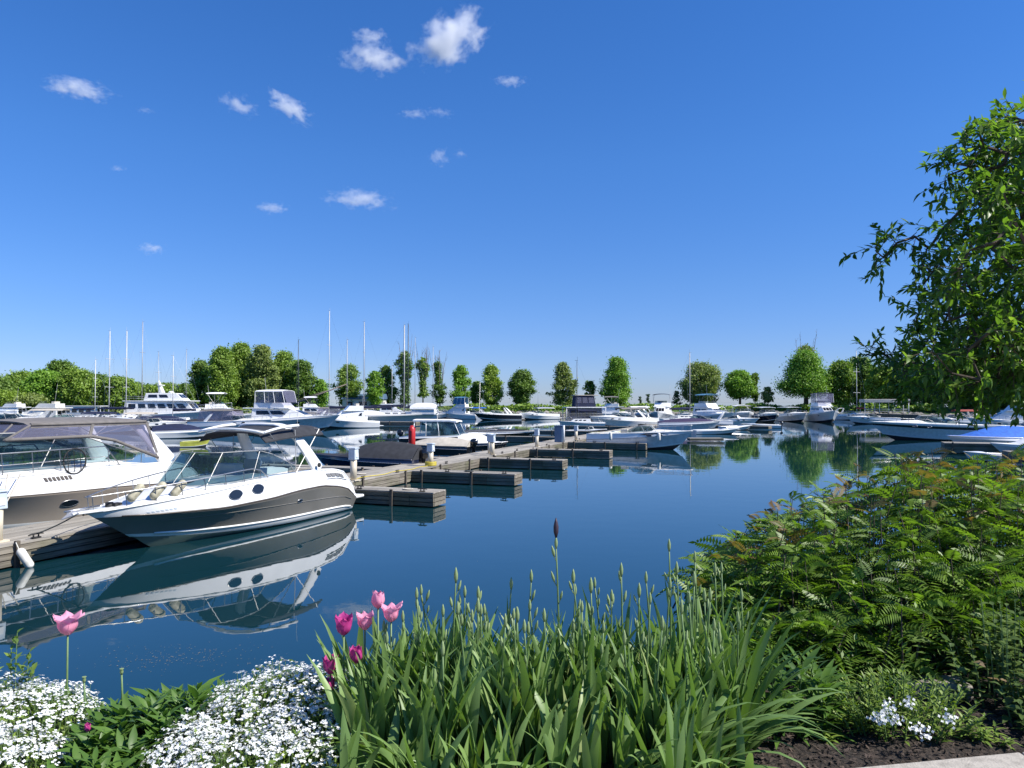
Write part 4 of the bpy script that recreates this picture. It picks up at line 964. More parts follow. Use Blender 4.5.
for px, py, ang, L, lab, kw in [
    (372, 417.5, 12, 10, 'white cruiser with a raised arch behind the shrink-wrapped boat', {}),
    (428, 417, 168, 9, 'distant white cruiser just behind the white domed tent', {}),
    (474, 417.5, 170, 8, 'distant white cruiser with a blue hood beside the black-hulled cruiser', dict(bim='canvas_blue')),
    (632, 419, 190, 10, 'distant white cruiser in line with the left small conifer', dict(bim='canvas_white')),
    (700, 428, 172, 8.5, 'white cruiser close behind the purple-covered runabout', dict(hardtop='white', archm=None)),
    (733, 426, -20, 7.5, 'white cruiser just left of the bow-on row, behind the low skiffs', {}),
    (62, 429, 4, 10, 'white cruiser under a beige hood below the flat-roofed houseboat', dict(bim='canvas_beige')),
    (152, 432, 10, 8, 'white open cruiser right of the brown canvas cockpit roof', dict(bim='canvas_beige')),
    (204, 421, 176, 9, 'white cruiser between the motor yacht and the poled bimini', dict()),
    (325, 425, 165, 7, 'low white cruiser beyond the flybridge bow at the dock corner', dict(archm=None)),
    (360, 419, 190, 8, 'white cruiser with a beige hood right of the small hardtop cruiser', dict(bim='canvas_beige')),
    (872, 424, 168, 8, 'small white cruiser at the dark pier under the shelter', dict(archm=None))]: express(px, py, ang, L, lab, **kw)
for px, py, ang, L, lab, kw in [
    (316, 419.5, 8, 10, 'distant white flybridge boat between the dark mast and the tall leaning mast', dict(bim='canvas_white')),
    (392, 417.5, -8, 10, 'distant white flybridge boat behind the short pale mast', dict()),
    (606, 419, 170, 11, 'distant flybridge cruiser above the lime yellow dinghy', dict(bim='canvas_grey')),
    (8, 421, 176, 11, 'distant white flybridge boat against the rocks at the left edge', dict())]: flybridge(px, py, ang, L, lab, **kw)
# dark two level houseboat
def houseboat(px, py, ang, L, label, two=True, wall='white', roofm='white', B=None, canvas='canvas_navy', group=None):
    loc, rz = place(px, py, ang=ang); B = B or L * .32; root = empty('houseboat', loc, rz, label, 'houseboat', group)
    h = Hull(L, B, .9, .8, bow=4, wch=.9, rake=.96, tn=12, sb=[(0, .8), (1, .8)]); h.mesh('hull', hm('white' if wall == 'white' else 'navy', 'white'), root); h.deck('deck', M['deck'], root, crown=0, ck=None, ns=12)
    m = MB(); fc = frustum(m, -L * .38, L * .34, B * .44, B * .42, .86, 2.75, rf=.15, rb=.02, ts=.98); cb = m.build('cabin', M[wall], root)
    for f in ('stb', 'port'):
        windows(fc, f, [(u, u + .12, .42, .80) for u in (.05, .22, .39, .56, .73)], cb)
    windows(fc, 'front', [(.08, .45, .4, .85), (.55, .92, .1, .85)], cb); windows(fc, 'back', [(.08, .45, .4, .85), (.55, .92, .1, .85)], cb)
    MB().box((-L * .02, 0, 2.83), (L * .86, B * 1.0, .12)).build('roof', M[roofm], root, bevel=.03)
    m = MB()
    for x in (-L * .44, L * .40):
        for s_ in (1, -1): m.tube([(x, B * .46 * s_, .8), (x, B * .46 * s_, 2.8)], .04, 5)
    m.build_each('roof_post', M['white'], root)
    if two:
        m = MB(); fc = frustum(m, -L * .25, L * .20, B * .40, B * .38, 2.89, 4.5, rf=.3, rb=.1, ts=.95); c2 = m.build('upper_cabin', M[canvas], root)
        windows(fc, 'stb', [(.05, .3, .35, .85), (.36, .62, .35, .85), (.68, .94, .35, .85)], c2, 'vinyl'); windows(fc, 'front', [(.08, .45, .35, .85), (.55, .92, .35, .85)], c2, 'vinyl')
        MB().box((0, 0, 4.56), (L * .5, B * .86, .1)).build('upper_roof', M['canvas_beige'], root, bevel=.02)
    m = MB()
    for s_ in (1, -1):
        for z in (1.2, 1.6, 1.9): m.tube([(-L * .47, B * .47 * s_, z), (L * .45, B * .46 * s_, z)], .02, 4)
    m.build('side_rail', M['steel'], root)
    return root
houseboat(585, 427, 12, 6.9, 'dark two-level houseboat with navy enclosures and white bands behind the red runabout', wall='navy', canvas='canvas_navy')

# ------------------------------------------------------------ middle distance, left part
flybridge(286, 432, -12, 14.0, 'white flybridge cruiser with clear-curtained bridge and shade-tinted blue-grey bow facing right', low='bluegrey_shade', bim='canvas_white', encl='vinyl')
hb = express(233, 433, -12, 10.0, 'white express cruiser with brown side curtains behind the grey cruiser arch', bim='canvas_grey', enclosure=True, fb=1.6)
flybridge(224, 424, 6, 11, 'white flybridge boat with an open bimini frame on poles behind the brown-curtained cruiser', bim='canvas_white', canopy_z=.35)
k_ = dinghy(196, 447, 15, 2.2, 'yellow kayak-like tender between the two big cruisers', low='limeyellow', name='tender', inside='limeyellow')
covered(186, 438, 20, 6.0, 'small boat under blue canvas glimpsed between the two big cruisers', low='white', cov='canvas_navy', peak=.6, motor=True)
# big motor yacht
def yacht(px, py, ang, L, label):
    loc, rz = place(px, py, ang=ang); B = L * .26; root = empty('motor_yacht', loc, rz, label, 'motor yacht')
    h = Hull(L, B, 2.6, 1.7, pz=1.6, sb=[(0, .85), (1, .88)], tn=22); h.mesh('hull', hm('white', 'white'), root); h.deck('deck', M['deck'], root, crown=.1, ck=None, ns=20)
    m = MB(); fc = frustum(m, -L * .40, L * .22, B * .42, B * .34, 1.75, 3.7, rf=L * .10, rb=.2, ts=.92); c = m.build('main_cabin', M['white'], root, bevel=.06)
    for f in ('stb', 'port'): windows(fc, f, [(.06 + .15 * k, .17 + .15 * k, .45, .80) for k in range(6)], c)
    windows(fc, 'front', [(.06, .48, .4, .8), (.52, .94, .4, .8)], c)
    MB().box((-L * .12, 0, 3.76), (L * .58, B * .80, .12)).build('upper_deck', M['white'], root, bevel=.03)
    m = MB(); fc = frustum(m, -L * .24, L * .10, B * .34, B * .27, 3.83, 5.0, rf=L * .07, rb=.3, ts=.90); c = m.build('bridge_cabin', M['white'], root, bevel=.06)
    for f in ('stb', 'port'): windows(fc, f, [(.1, .36, .4, .8), (.42, .66, .4, .8)], c)
    windows(fc, 'front', [(.06, .48, .35, .85), (.52, .94, .35, .85)], c)
    m = MB(); m.tube([(-L * .12, 0, 5.0), (-L * .15, 0, 7.0)], [.5, .12], 6); m.box((-L * .13, 0, 6.3), (.5, 1.7, .12)); m.tube([(-L * .15, 0, 6.9), (-L * .15, 0, 8.6)], .04, 4); m.build('radar_mast', M['white'], root)
    m = MB(); m.tube([(-L * .04, 0, 5.0), (-L * .04, 0, 5.35)], [.5, .3], 10); m.build('satellite_dome', M['white'], root)
    h.rail(root, .2, .98, .9, 14, .02, mid=True)
    m = MB()
    for s_ in (1, -1):
        for z in (4.2, 4.5): m.tube([(-L * .40, B * .38 * s_, z), (-L * .2, B * .38 * s_, z)], .025, 4)
    m.build('aft_rail', M['steel'], root)
    return root
yacht(176, 424.5, 0, 18.5, 'large white motor yacht with a radar mast and a row of dark windows')
houseboat(82, 421, 2, 10.5, 'long white houseboat with flat roof and square windows at the far left', two=False)
express(6, 433, 8, 12, 'white cruiser with dark windows cut off by the left edge', fb=1.7, bim=None, hardtop='white')
flybridge(42, 425, 180, 12, 'cream older cruiser with small dark windows left of the flat-roofed houseboat', up='offwhite', low='offwhite')
express(112, 433, 4, 8.5, 'white boat with a blue canvas hood showing above the brown cockpit roof', bim='canvas_navy')
covered(172, 428, 0, 8, 'boat under crumpled navy canvas below the motor yacht', low='white', cov='canvas_navy', peak=.8, motor=False)
covered(212, 429, 8, 7, 'white boat with a black side stripe under dark canvas, left of the poled bimini', low='white', cov='canvas_black', peak=.5, motor=False)
covered(150, 426, 0, 7, 'low boat under dark blue canvas between masts left of the yacht', low='white', cov='canvas_navy', peak=.6, motor=False)
flybridge(347, 428, 205, 8.6, 'small white hardtop cruiser with blue windows moored stern to the back dock', bim=None, B=2.9)
express(337, 421, 10, 9.5, 'white cruiser with a brown hood behind the small hardtop cruiser', bim='canvas_grey', enclosure=True)
covered(313, 420, 0, 8, 'boat under dull red-brown canvas behind the flybridge bow', low='white', cov='canvas_grey', peak=.8, motor=False)
covered(377, 422.5, -4, 9.2, 'long pale boat shrink-wrapped in grey-white sheet on the back dock', low='offwhite', cov='canvas_white', peak=.75, pk=.3, motor=False, fb=1.5)
# diagonal spar lying over the boats
o = MB().tube([(0, 0, 0), (13.5, 0, 5.0)], [.28, .10], 6).tube([(0, 0, .6), (9, 0, 3.6)], .05, 4).build('derrick_boom', M['twig'], None, (gx(283, 160), 160, 2.4)); tag(o, 'long pale spar slanting up to the right behind the flybridge cruiser', 'boom')

# ------------------------------------------------------------ sailboats (masts)
def sb_at(px, yw, ytop, ang, L, label, **k):
    d = dw(yw); mh = H + (HY - ytop) / F * d
    return sailboat(px, yw, ang, L, label, mh, **k)
SG = 'sailboats with bare masts'
def shifted(px, yw, L, ang, mx=.08):   # pixel of hull centre so the mast lands on px
    d = dw(yw); return px - mx * L * math.cos(R(ang)) / d * F
for px, yw, yt, ang, L, lab, kw in [
    (95, 424, 360, 5, 8, 'short white mast left of the pair of tall white masts', dict(mastm='mast_white')),
    (109, 425, 331, 175, 10, 'left of the two tall white masts with a blue stay', dict(mastm='mast_white', r=.085)),
    (126, 425, 331, 4, 10, 'right of the two tall white masts with a blue stay', dict(mastm='mast_white', r=.085)),
    (142, 422, 322, 0, 10, 'grey mast with a wind vane on top, left of the yacht', dict(mastm='alu', r=.075)),
    (173, 427, 356, 182, 8, 'thin pale mast rising in front of the motor yacht', dict(mastm='mast_white', r=.06)),
    (298, 422, 340, 5, 10, 'dark thin mast in front of the large tree group', dict(mastm='mast_dark', r=.07)),
    (329, 423, 311, 176, 11, 'very tall white mast leaning slightly right of the large tree group', dict(mastm='mast_white', r=.075)),
    (347, 421, 340, 0, 9, 'grey mast above the small hardtop cruiser', dict(mastm='alu', r=.075)),
    (364, 422, 322, 180, 10, 'tall grey mast left of the leafy tree with bare twigs', dict(mastm='alu', r=.085)),
    (392, 420, 366, 2, 8, 'short pale mast in front of the dark leafy tree', dict(mastm='alu', r=.06)),
    (408, 419, 324, 178, 11, 'tall nearly black mast beside the white sloop mast', dict(mastm='mast_dark', r=.10)),
    (433, 419, 347, 0, 9, 'slim mast right of the bare-twigged trees', dict(mastm='alu', r=.06)),
    (690, 424, 353, 8, 8.5, 'sailboat with a slim pale mast in front of the round willow', dict(mastm='alu', cover='canvas_navy', r=.085)),
    (158, 421, 352, 170, 8, 'very thin grey mast between the wind vane mast and the yacht', dict(mastm='alu', r=.05)),
    (186, 420, 350, 4, 8, 'very thin grey mast right of the yacht radar mast', dict(mastm='alu', r=.05)),
    (415, 419, 338, 4, 8, 'thin grey mast close right of the nearly black mast', dict(mastm='alu', r=.05)),
    (538, 418, 390, 180, 6, 'stubby thin mast behind the boxy hardtop cruiser', dict(mastm='alu', r=.04)),
    (858, 420, 351, 100, 7, 'small dark-hulled sailboat with a red sail cover by the cream-roofed pier', dict(low='black', mastm='mast_white', cover='canvas_red')),
    (577, 428, 361, 185, 6.5, 'slim thin mast above the dark houseboat', dict(mastm='mast_dark', r=.045)),
    (480, 419, 382, 90, 6, 'short bare mast before the far bank beside the black-hulled cruiser', dict(mastm='mast_dark', r=.05)),
]:
    lab2 = lab if 'sailboat' in lab else 'sailboat marked by the ' + lab
    sb_at(shifted(px, yw, L, ang), yw, yt, ang, L, lab2[:110], group=SG, **kw)
sb_at(shifted(404, 422.5, 14, -3), 422.5, 325, -3, 14.5, 'long pale green sloop with a white domed tent over its cockpit', low='offwhite', up='offwhite', cover='canvas_navy', group=SG, dome=None, r=.13, stripe='slime')
# the white domed tent stands on that sloop's deck, aft of the mast
d = dw(422.5); tx = gx(424, d)
G = [[(2.3 * (i / 5 - 1), 1.5 * math.cos(math.pi * j / 12), 1.1 * math.sin(math.pi * j / 12) * (1 - (2 * i / 10 - 1) ** 4 * .4)) for j in range(13)] for i in range(11)]
m = MB().grid(G, 0, True); o = m.build('cockpit_tent', M['canvas_white'], None, (tx, d, 2.35)); tag(o, 'white domed tent set up over the long sloop', 'boat tent')
m = MB().box((0, 0, -.55), (4.2, 2.7, 1.0)); o2 = m.build('tent_wall', M['canvas_white'], o, bevel=.2)
flybridge(457, 419, 160, 9.5, 'white cruiser under bright teal-blue canvas left of the black-hulled cruiser', bim='canvas_teal', encl='canvas_teal')
for px, py, ang, L, lab, kw in [
    (497, 420, 198, 9.6, 'black-hulled white express cruiser pointing left near the far bank', dict(low='black', sb=[(0, .8), (1, .86)])),
    (538, 419.5, 208, 9, 'white cruiser with a boxy hardtop and its stern turned to the viewer', dict(hardtop='white', archm=None)),
    (442, 418, 10, 9, 'small white cruiser half hidden behind the long sloop', dict()),
    (743, 421.5, -97, 12.5, 'bow-on express cruiser with shade-tinted blue-grey hull, leftmost of the three facing the viewer', dict(low='bluegrey_shade', bim='canvas_white')),
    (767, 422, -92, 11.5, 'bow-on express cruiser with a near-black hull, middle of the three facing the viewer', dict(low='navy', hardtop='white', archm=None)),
    (793, 421.5, -88, 11.5, 'bow-on express cruiser with shade-tinted pale grey hull, rightmost of the three facing the viewer', dict(low='bluegrey_shade', hardtop='white', archm=None)),
    (722, 419, -95, 10, 'small white cruiser peeping out between flybridge cruisers', dict()),
    (686, 420, -95, 9, 'white cruiser with a navy hood between the two flybridge cruisers', dict(bim='canvas_navy')),
    (848, 420, -60, 9, 'small white cuddy boat left of the red-covered sailboat', dict(low='white')),
    (640, 422, -110, 11, 'white cruiser with a green-grey hull beyond the arch cruiser', dict(low='bluegrey_shade')),
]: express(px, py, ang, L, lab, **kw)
flybridge(661, 423, -106, 13.5, 'white flybridge cruiser with a navy bimini seen bow-on left of the round willow', bim='canvas_navy', low='bluegrey_shade')
flybridge(711, 424, -72, 12.5, 'white flybridge cruiser with a teal-blue bimini in front of the round willow', bim='canvas_teal')
flybridge(824, 422, -98, 14, 'white flybridge cruiser with a tall navy bridge canopy under the wide spreading tree', bim='canvas_navy', encl='vinyl', canopy_z=.2)

# ------------------------------------------------------------ right hand side
express(936, 440, 178, 12.5, 'long white speedboat with a dark stripe and blue-grey hull pointing left under the near tree', low='bluegrey_shade', fb=1.75, archm=None, stripe='black', stripew=.5, B=3.2, sb=[(0, .62), (1, .72)])
rb = covered(1000, 451, 186, 8.4, 'white boat under bright blue canvas at the right edge', low='white', up='white', cov='canvas_blue', peak=.75, pk=.42, motor=True, motorm='white', fb=1.15)
covered(1040, 457, 150, 5.6, 'boat under a white cover with navy trim cut off by the right edge', low='white', cov='canvas_white', peak=.9, motor=False)
flybridge(1010, 431, 170, 10, 'white flybridge cruiser mostly hidden by the near tree leaves at right', bim='canvas_white')
express(958, 428, 175, 9, 'white express cruiser behind the long speedboat, seen through leaves', bim='canvas_red')
express(1035, 440, 175, 8, 'white cruiser behind the blue-covered boat at the right edge', bim='canvas_navy')
dinghy(985, 461.5, 186, 2.9, 'white jet-ski sized tender on dark water by the right dock', name='tender', inside='rubber')
# shelter with a cream roof on the pier
root = empty('dock_shelter', (gx(884, 150), 150, 1.3), R(-10), 'long low shelter with a cream roof on thin posts above the dark pier', 'shelter')
MB().poly([(-4.2, -1.8, 2.2), (4.2, -1.8, 2.2), (4.2, -1.8, 2.85), (-4.2, -1.8, 2.85)], (0, 3.6, 0)).build('roof', M['roof_beige'], root, bevel=.05)
m = MB()
for x in (-4, -1.3, 1.3, 4):
    for y in (-1.6, 1.6): m.tube([(x, y, 0), (x, y, 2.2)], .06, 5)
m.build_each('roof_post', M['white'], root)
m = MB()
for z in (.5, .9): m.tube([(-4, -1.6, z), (4, -1.6, z)], .04, 4)
m.build('rail', M['white'], root)
# low white clubhouse glimpsed through the trees, left
root = empty('shed', (gx(362, 186), 190, 2.0), 0, 'low pale shed glimpsed between trees behind the masts', 'shed')
m = MB(); fc = frustum(m, -5, 5, 3, 3, 0, 2.3, 0, 0, 1); wl = m.build('wall', M['house_wall'], root); windows(fc, 'stb', [(.1, .25, .35, .75), (.4, .6, .35, .75), (.72, .88, .35, .75)], wl)
m = MB(); m.poly([(-5.3, -3.4, 2.3), (-5.3, 3.4, 2.3), (-5.3, 0, 3.6)], (10.6, 0, 0)); m.build('roof', M['binblue'], root)
# ------------------------------------------------------------ trees
def leaf_cloud(C, N, size, asp=1.6, tilt=.8, seedn=None):
    """C (n,3) centres, N (n,3) preferred normals -> quads (rhombs)"""
    n = len(C); nr = N + rng.normal(0, tilt, (n, 3)); nr /= np.linalg.norm(nr, axis=1)[:, None]
    a = rng.normal(0, 1, (n, 3)); u = np.cross(nr, a); u /= np.linalg.norm(u, axis=1)[:, None]; v = np.cross(nr, u)
    s = (size * rng.uniform(.6, 1.35, n))[:, None]
    V = np.stack([C - u * s * asp / 2, C + v * s / 2 - u * s * .1, C + u * s * asp / 2, C - v * s / 2 + u * s * .1], 1).reshape(-1, 3)
    return V, np.arange(4 * n).reshape(n, 4)

TM = {}
def treemat(k):
    if k not in TM:
        c = {'mid': ((.12, .20, .03), (.25, .36, .055)), 'dark': ((.08, .145, .026), (.17, .27, .045)), 'yellow': ((.15, .23, .03), (.29, .40, .055)),
             'olive': ((.14, .19, .05), (.27, .33, .09)), 'blue': ((.03, .07, .03), (.07, .13, .05)), 'bright': ((.115, .23, .027), (.23, .39, .045))}[k]
        TM[k] = leafmat('crown_' + k, c[0], c[1], .25, .55)
    return TM[k]

def tree(px, ytop, wpx, label, ybase=407, back=14, mat='mid', shape='oval', dens=1.0, cb=.18, group=None, d=None, lean=0, bare=0, name='tree', trunk_px=None, zb=2.3, leaf=.26):
    if d is None: x, d = shore_pt(px, back)
    else: x = gx(px, d)
    zt = gz(ytop, d); Ht = zt - zb; Wd = wpx / F * d / 2 * 1.10
    root = empty(name, (x, d, zb - .1), rng.uniform(0, 6), label, 'tree', group)
    # clumps
    cl = []; nb = int((120 if shape != 'conifer' else 34) * max(.6, min(2.2, Wd / 3.2)))
    tries = 0
    while len(cl) < nb and tries < 4000:
        tries += 1
        a = rng.uniform(0, 6.283); v = rng.uniform(0, 1); rr = rng.uniform(.15, 1) ** .6
        if shape == 'oval': R_ = min(1, .62 + v * 1.4) * max(0, 1 - v ** 2.3) ** .62
        elif shape == 'round': R_ = math.sin(math.pi * (.06 + .90 * v)) ** .6
        elif shape == 'wide': R_ = (1 - v ** 2.2) ** .5 * min(1, .55 + v * 2)
        elif shape == 'spread': R_ = min(1, .7 + v * 3) * max(.16, (1 - v) ** .85)
        elif shape == 'conifer': R_ = (1 - v) ** .85 * .95 + .04
        elif shape == 'tall': R_ = (.55 + .45 * math.sin(v * 7 + px)) * math.sin(math.pi * (.1 + .85 * v)) ** .5
        cr = Wd * (.235 if shape != 'conifer' else .24) * rng.uniform(.65, 1.25)
        if shape == 'tall': cr *= 1.1
        R_ *= .86 + .24 * math.sin(2 * a + px * .7 + 4 * v) * math.cos(a * 3 - 5 * v + px) + rng.normal(0, .05)
        R2 = max(0, R_ * Wd - cr * .55) * rr * rng.uniform(.85, 1.12)
        z = Ht * (cb + (1 - cb) * v); z = min(z, Ht - cr * .55)
        cl.append((R2 * math.cos(a) + lean * v, R2 * math.sin(a), z, cr))
        if rng.uniform() < .30 and shape != 'conifer':      # stray shoots break the outline
            q = rng.uniform(1.02, 1.22); cl.append((R2 * q * math.cos(a) + lean * v, R2 * q * math.sin(a), min(z * rng.uniform(1.0, 1.10), Ht * 1.01), cr * .45))
    cl = np.array(cl)
    C, N, T = [], [], []
    for (cx, cy, cz, cr) in cl:
        n = int(100 * dens * (cr / .9) ** 1.6 * (.30 / leaf) ** 1.4) + 16
        dirs = rng.normal(0, 1, (n, 3)); dirs /= np.linalg.norm(dirs, axis=1)[:, None]
        rad = cr * np.abs(rng.normal(.75, .38, n))
        P = np.array([cx, cy, cz]) + dirs * rad[:, None] * np.array([1.1, 1.1, .82])
        C.append(P); N.append(dirs * .55 + [0, 0, .5]); T.append(np.clip(rng.normal(rng.uniform(.3, .7), .22, n), 0, 1))
    C = np.concatenate(C); N = np.concatenate(N); T = np.concatenate(T)
    keep = C[:, 2] > Ht * cb * .55; C, N, T = C[keep], N[keep], T[keep]
    V, Fq = leaf_cloud(C, N, leaf, 1.6, .75)
    arr_obj('crown', V, Fq, treemat(mat), root, T)
    tb = MB(); tr = max(.12, Wd * .07)
    tb.tube([(0, 0, 0), (lean * .1, 0, Ht * .3), (lean * .4, .05, Ht * .6), (lean * .8, 0, Ht * .9)], [tr, tr * .8, tr * .45, tr * .1], 7)
    for i in rng.choice(len(cl), min(len(cl), 12), replace=False):
        cx, cy, cz, cr = cl[i]; z0 = min(cz * .6, Ht * .5) + .1
        tb.tube([(lean * .2, 0, z0), (cx * .45, cy * .45, z0 + (cz - z0) * .6), (cx, cy, cz)], [tr * .45, tr * .28, tr * .08], 5)
    tb.build('trunk', M['bark'], root)
    if bare:
        tw = MB()
        for i in range(bare):
            a = rng.uniform(0, 6.283); r0 = rng.uniform(.1, .9) * Wd; z1 = Ht * rng.uniform(.95, 1.35)
            e_ = Vector((r0 * math.cos(a) * 1.1 + lean, r0 * math.sin(a), z1)); s_ = Vector((e_.x * .3, e_.y * .3, Ht * .4))
            mid = s_.lerp(e_, .55) + Vector((rng.normal(0, .2), 0, 0)); tw.tube([s_, mid, e_], [.09, .06, .02], 4)
            for k in range(5):
                u = rng.uniform(.4, .95); b0 = s_.lerp(e_, u); tw.tube([b0, b0 + Vector((rng.normal(0, .5), rng.normal(0, .5), rng.uniform(.5, 1.3)))], [.035, .012], 3)
        tw.build('bare_branch', M['twig'], root)
    return root

LT = 'trees of the leafy mass at far left'
for i, (px, yt, wp, bk, mt, lab) in enumerate([
    (-12, 378, 60, 16, 'dark', 'dark tree cut off by the left edge'), (22, 374, 52, 22, 'mid', 'dark-topped tree near the left edge'), (44, 372, 46, 12, 'bright', 'bright green tree with a broad crown left of the first masts'),
    (62, 362, 40, 26, 'dark', 'taller dark crown rising behind the bright green tree'), (78, 370, 44, 10, 'mid', 'mid green tree just left of the short white mast'), (98, 376, 40, 20, 'dark', 'dark tree between the short white mast and the tall pair'),
    (118, 378, 40, 10, 'mid', 'tree standing between the two tall white masts'), (134, 384, 34, 16, 'dark', 'dark tree behind the mast with the wind vane'), (153, 386, 34, 10, 'mid', 'low tree to the right of the wind vane mast'),
    (168, 384, 30, 18, 'mid', 'low green tree just behind the yacht radar mast'), (184, 384, 26, 12, 'dark', 'small dark tree left of the large tree group'),
    (5, 392, 40, 4, 'yellow', 'yellow-green bush-like tree low at the left edge'), (28, 395, 34, 3, 'olive', 'olive low tree above the shore rocks at left')]):
    tree(px, yt, wp, lab, back=bk, mat=mt, shape='round', cb=.04, group=LT, dens=.95, leaf=.30)
BG = 'large tree group left of centre'
for px, yt, wp, bk, mt, lab in [(200, 362, 34, 18, 'dark', 'leftmost and lowest crown of the large tree group'), (222, 349, 42, 12, 'mid', 'tall crown on the left of the large tree group'), (240, 345, 44, 20, 'mid', 'highest crown in the middle of the large tree group'),
    (262, 347, 40, 12, 'olive', 'pale olive crown right of the highest one'), (284, 353, 40, 18, 'mid', 'crown right of centre in the large tree group'), (302, 362, 36, 12, 'dark', 'right shoulder of the large tree group'), (320, 380, 22, 10, 'bright', 'small bright tree at the right foot of the large group')]:
    tree(px, yt, wp, lab, back=bk, mat=mt, shape='oval', cb=.04, group=BG, dens=1.05, leaf=.30)
tree(349, 366, 30, 'rounded mid green tree right of the tall leaning mast', back=14, shape='round', cb=.06, mat='mid')
tree(375, 372, 22, 'bright low tree left of the dark leafy tree', back=8, mat='bright', shape='round', cb=.06)
tree(386, 366, 26, 'dark green tree just left of the tall paired masts', back=16, mat='dark', shape='oval', cb=.08)
tree(405, 352, 24, 'tall narrow leafy tree behind the dark mast', back=12, mat='dark', shape='tall', cb=.08, bare=5)
tree(423, 358, 19, 'thin tree with pale bare twigs above its leaves', back=12, mat='mid', shape='tall', cb=.22, bare=14, dens=.8)
tree(440, 362, 19, 'slender leaning tree with bare twigs on its right side', back=14, mat='dark', shape='tall', cb=.10, bare=9, lean=.8, dens=.8)
tree(461, 366, 25, 'pointed bright green tree, first of the single row', back=14, mat='bright', shape='oval', cb=.08)
tree(476, 382, 16, 'small dark tree between the two pointed bright trees', back=18, mat='dark', shape='round', cb=.1)
tree(491, 365, 26, 'pointed yellow-green tree above the black-hulled cruiser', back=14, mat='yellow', shape='oval', cb=.08)
tree(522, 370, 30, 'round dark green tree above the boxy hardtop cruiser', back=12, mat='dark', shape='round', cb=.12)
tree(563, 363, 30, 'sparse yellowish oval tree left of the thin mast', back=14, mat='olive', shape='oval', cb=.08, dens=.75)
tree(590, 381, 14, 'tiny round tree between two larger ones', back=16, mat='dark', shape='round', cb=.3)
tree(617, 359, 36, 'full bright green tree right of the tiny round tree', back=14, mat='bright', shape='oval', cb=.06)
tree(640, 396, 7, 'left small dark conifer beside the flybridge cruiser', back=10, mat='blue', shape='conifer', cb=.02, leaf=.2)
tree(648, 394, 8, 'right small dark conifer beside the flybridge cruiser', back=10, mat='blue', shape='conifer', cb=.02, leaf=.2)
tree(677, 388, 14, 'dark spiky conifer left of the round willow', back=10, mat='blue', shape='conifer', cb=.02, leaf=.22)
tree(701, 364, 43, 'broad round olive willow behind the slim pale mast', back=12, mat='olive', shape='round', cb=.10)
tree(740, 372, 36, 'flat-topped bright green tree above the bow-on cruisers', back=12, mat='bright', shape='wide', cb=.36)
tree(755, 373, 15, 'thin dark tree touching the flat-topped bright tree', back=14, mat='dark', shape='tall', cb=.2, dens=.7)
tree(768, 387, 15, 'small sparse pale tree between the two spreading trees', back=10, mat='olive', shape='wide', cb=.3, dens=.45)
tree(806, 347, 38, 'airy tall thin-leaved tree rising behind the spreading tree', back=22, mat='olive', shape='oval', cb=.25, dens=.5, bare=5)
tree(806, 354, 64, 'wide spreading bright tree with dark trunk behind the tall canopy cruiser', back=10, mat='bright', shape='spread', cb=.30, dens=.6)
for px, yt, wp, bk, mt, lab in [(842, 362, 36, 14, 'mid', 'leafy tree left of the red-covered sailboat mast'), (862, 358, 36, 18, 'dark', 'tree directly behind the red-covered sailboat mast'), (884, 366, 34, 12, 'yellow', 'yellow-green tree above the cream-roofed shelter'),
    (908, 360, 36, 16, 'dark', 'dark tree right of the shelter, behind near foliage'), (934, 366, 40, 16, 'dark', 'dark tree behind the long speedboat'), (966, 360, 46, 16, 'dark', 'dark tree above the blue-covered boat'), (1002, 356, 50, 14, 'dark', 'dark tree at far right behind the near tree'), (1040, 356, 60, 14, 'dark', 'dark tree beyond the right edge')]:
    tree(px, yt, wp, lab, back=bk, mat=mt, shape='round', cb=.05, group='trees on the right bank', leaf=.34)
# hedge along the berm
C = []
for px in np.arange(455, 935, .35):
    x, d = shore_pt(px, 7); 
    for _ in range(5): C.append((x + rng.normal(0, .5), d + rng.normal(0, .8), 1.2 + rng.uniform(0, 1.75) + .3 * math.sin(px * .11)))
C = np.array(C); V, Fq = leaf_cloud(C, np.tile([0, -.3, 1.], (len(C), 1)), .55, 1.3, .7)
tag(arr_obj('hedge', V, Fq, treemat('mid'), None, rng.uniform(0, 1, len(C))), 'long low hedge running along the far bank below the trees', 'hedge')
C = []
for px in np.arange(-20, 460, .8):
    x, d = shore_pt(px, 5)
    for _ in range(6): C.append((x + rng.normal(0, .6), d + rng.normal(0, 1.2), 1.0 + rng.uniform(0, 1.5)))
C = np.array(C); V, Fq = leaf_cloud(C, np.tile([0, -.3, 1.], (len(C), 1)), .45, 1.3, .7)
tag(arr_obj('shore_scrub', V, Fq, treemat('olive'), None, rng.uniform(0, 1, len(C))), 'rough green scrub covering the left half of the far bank', 'scrub', kind='stuff')

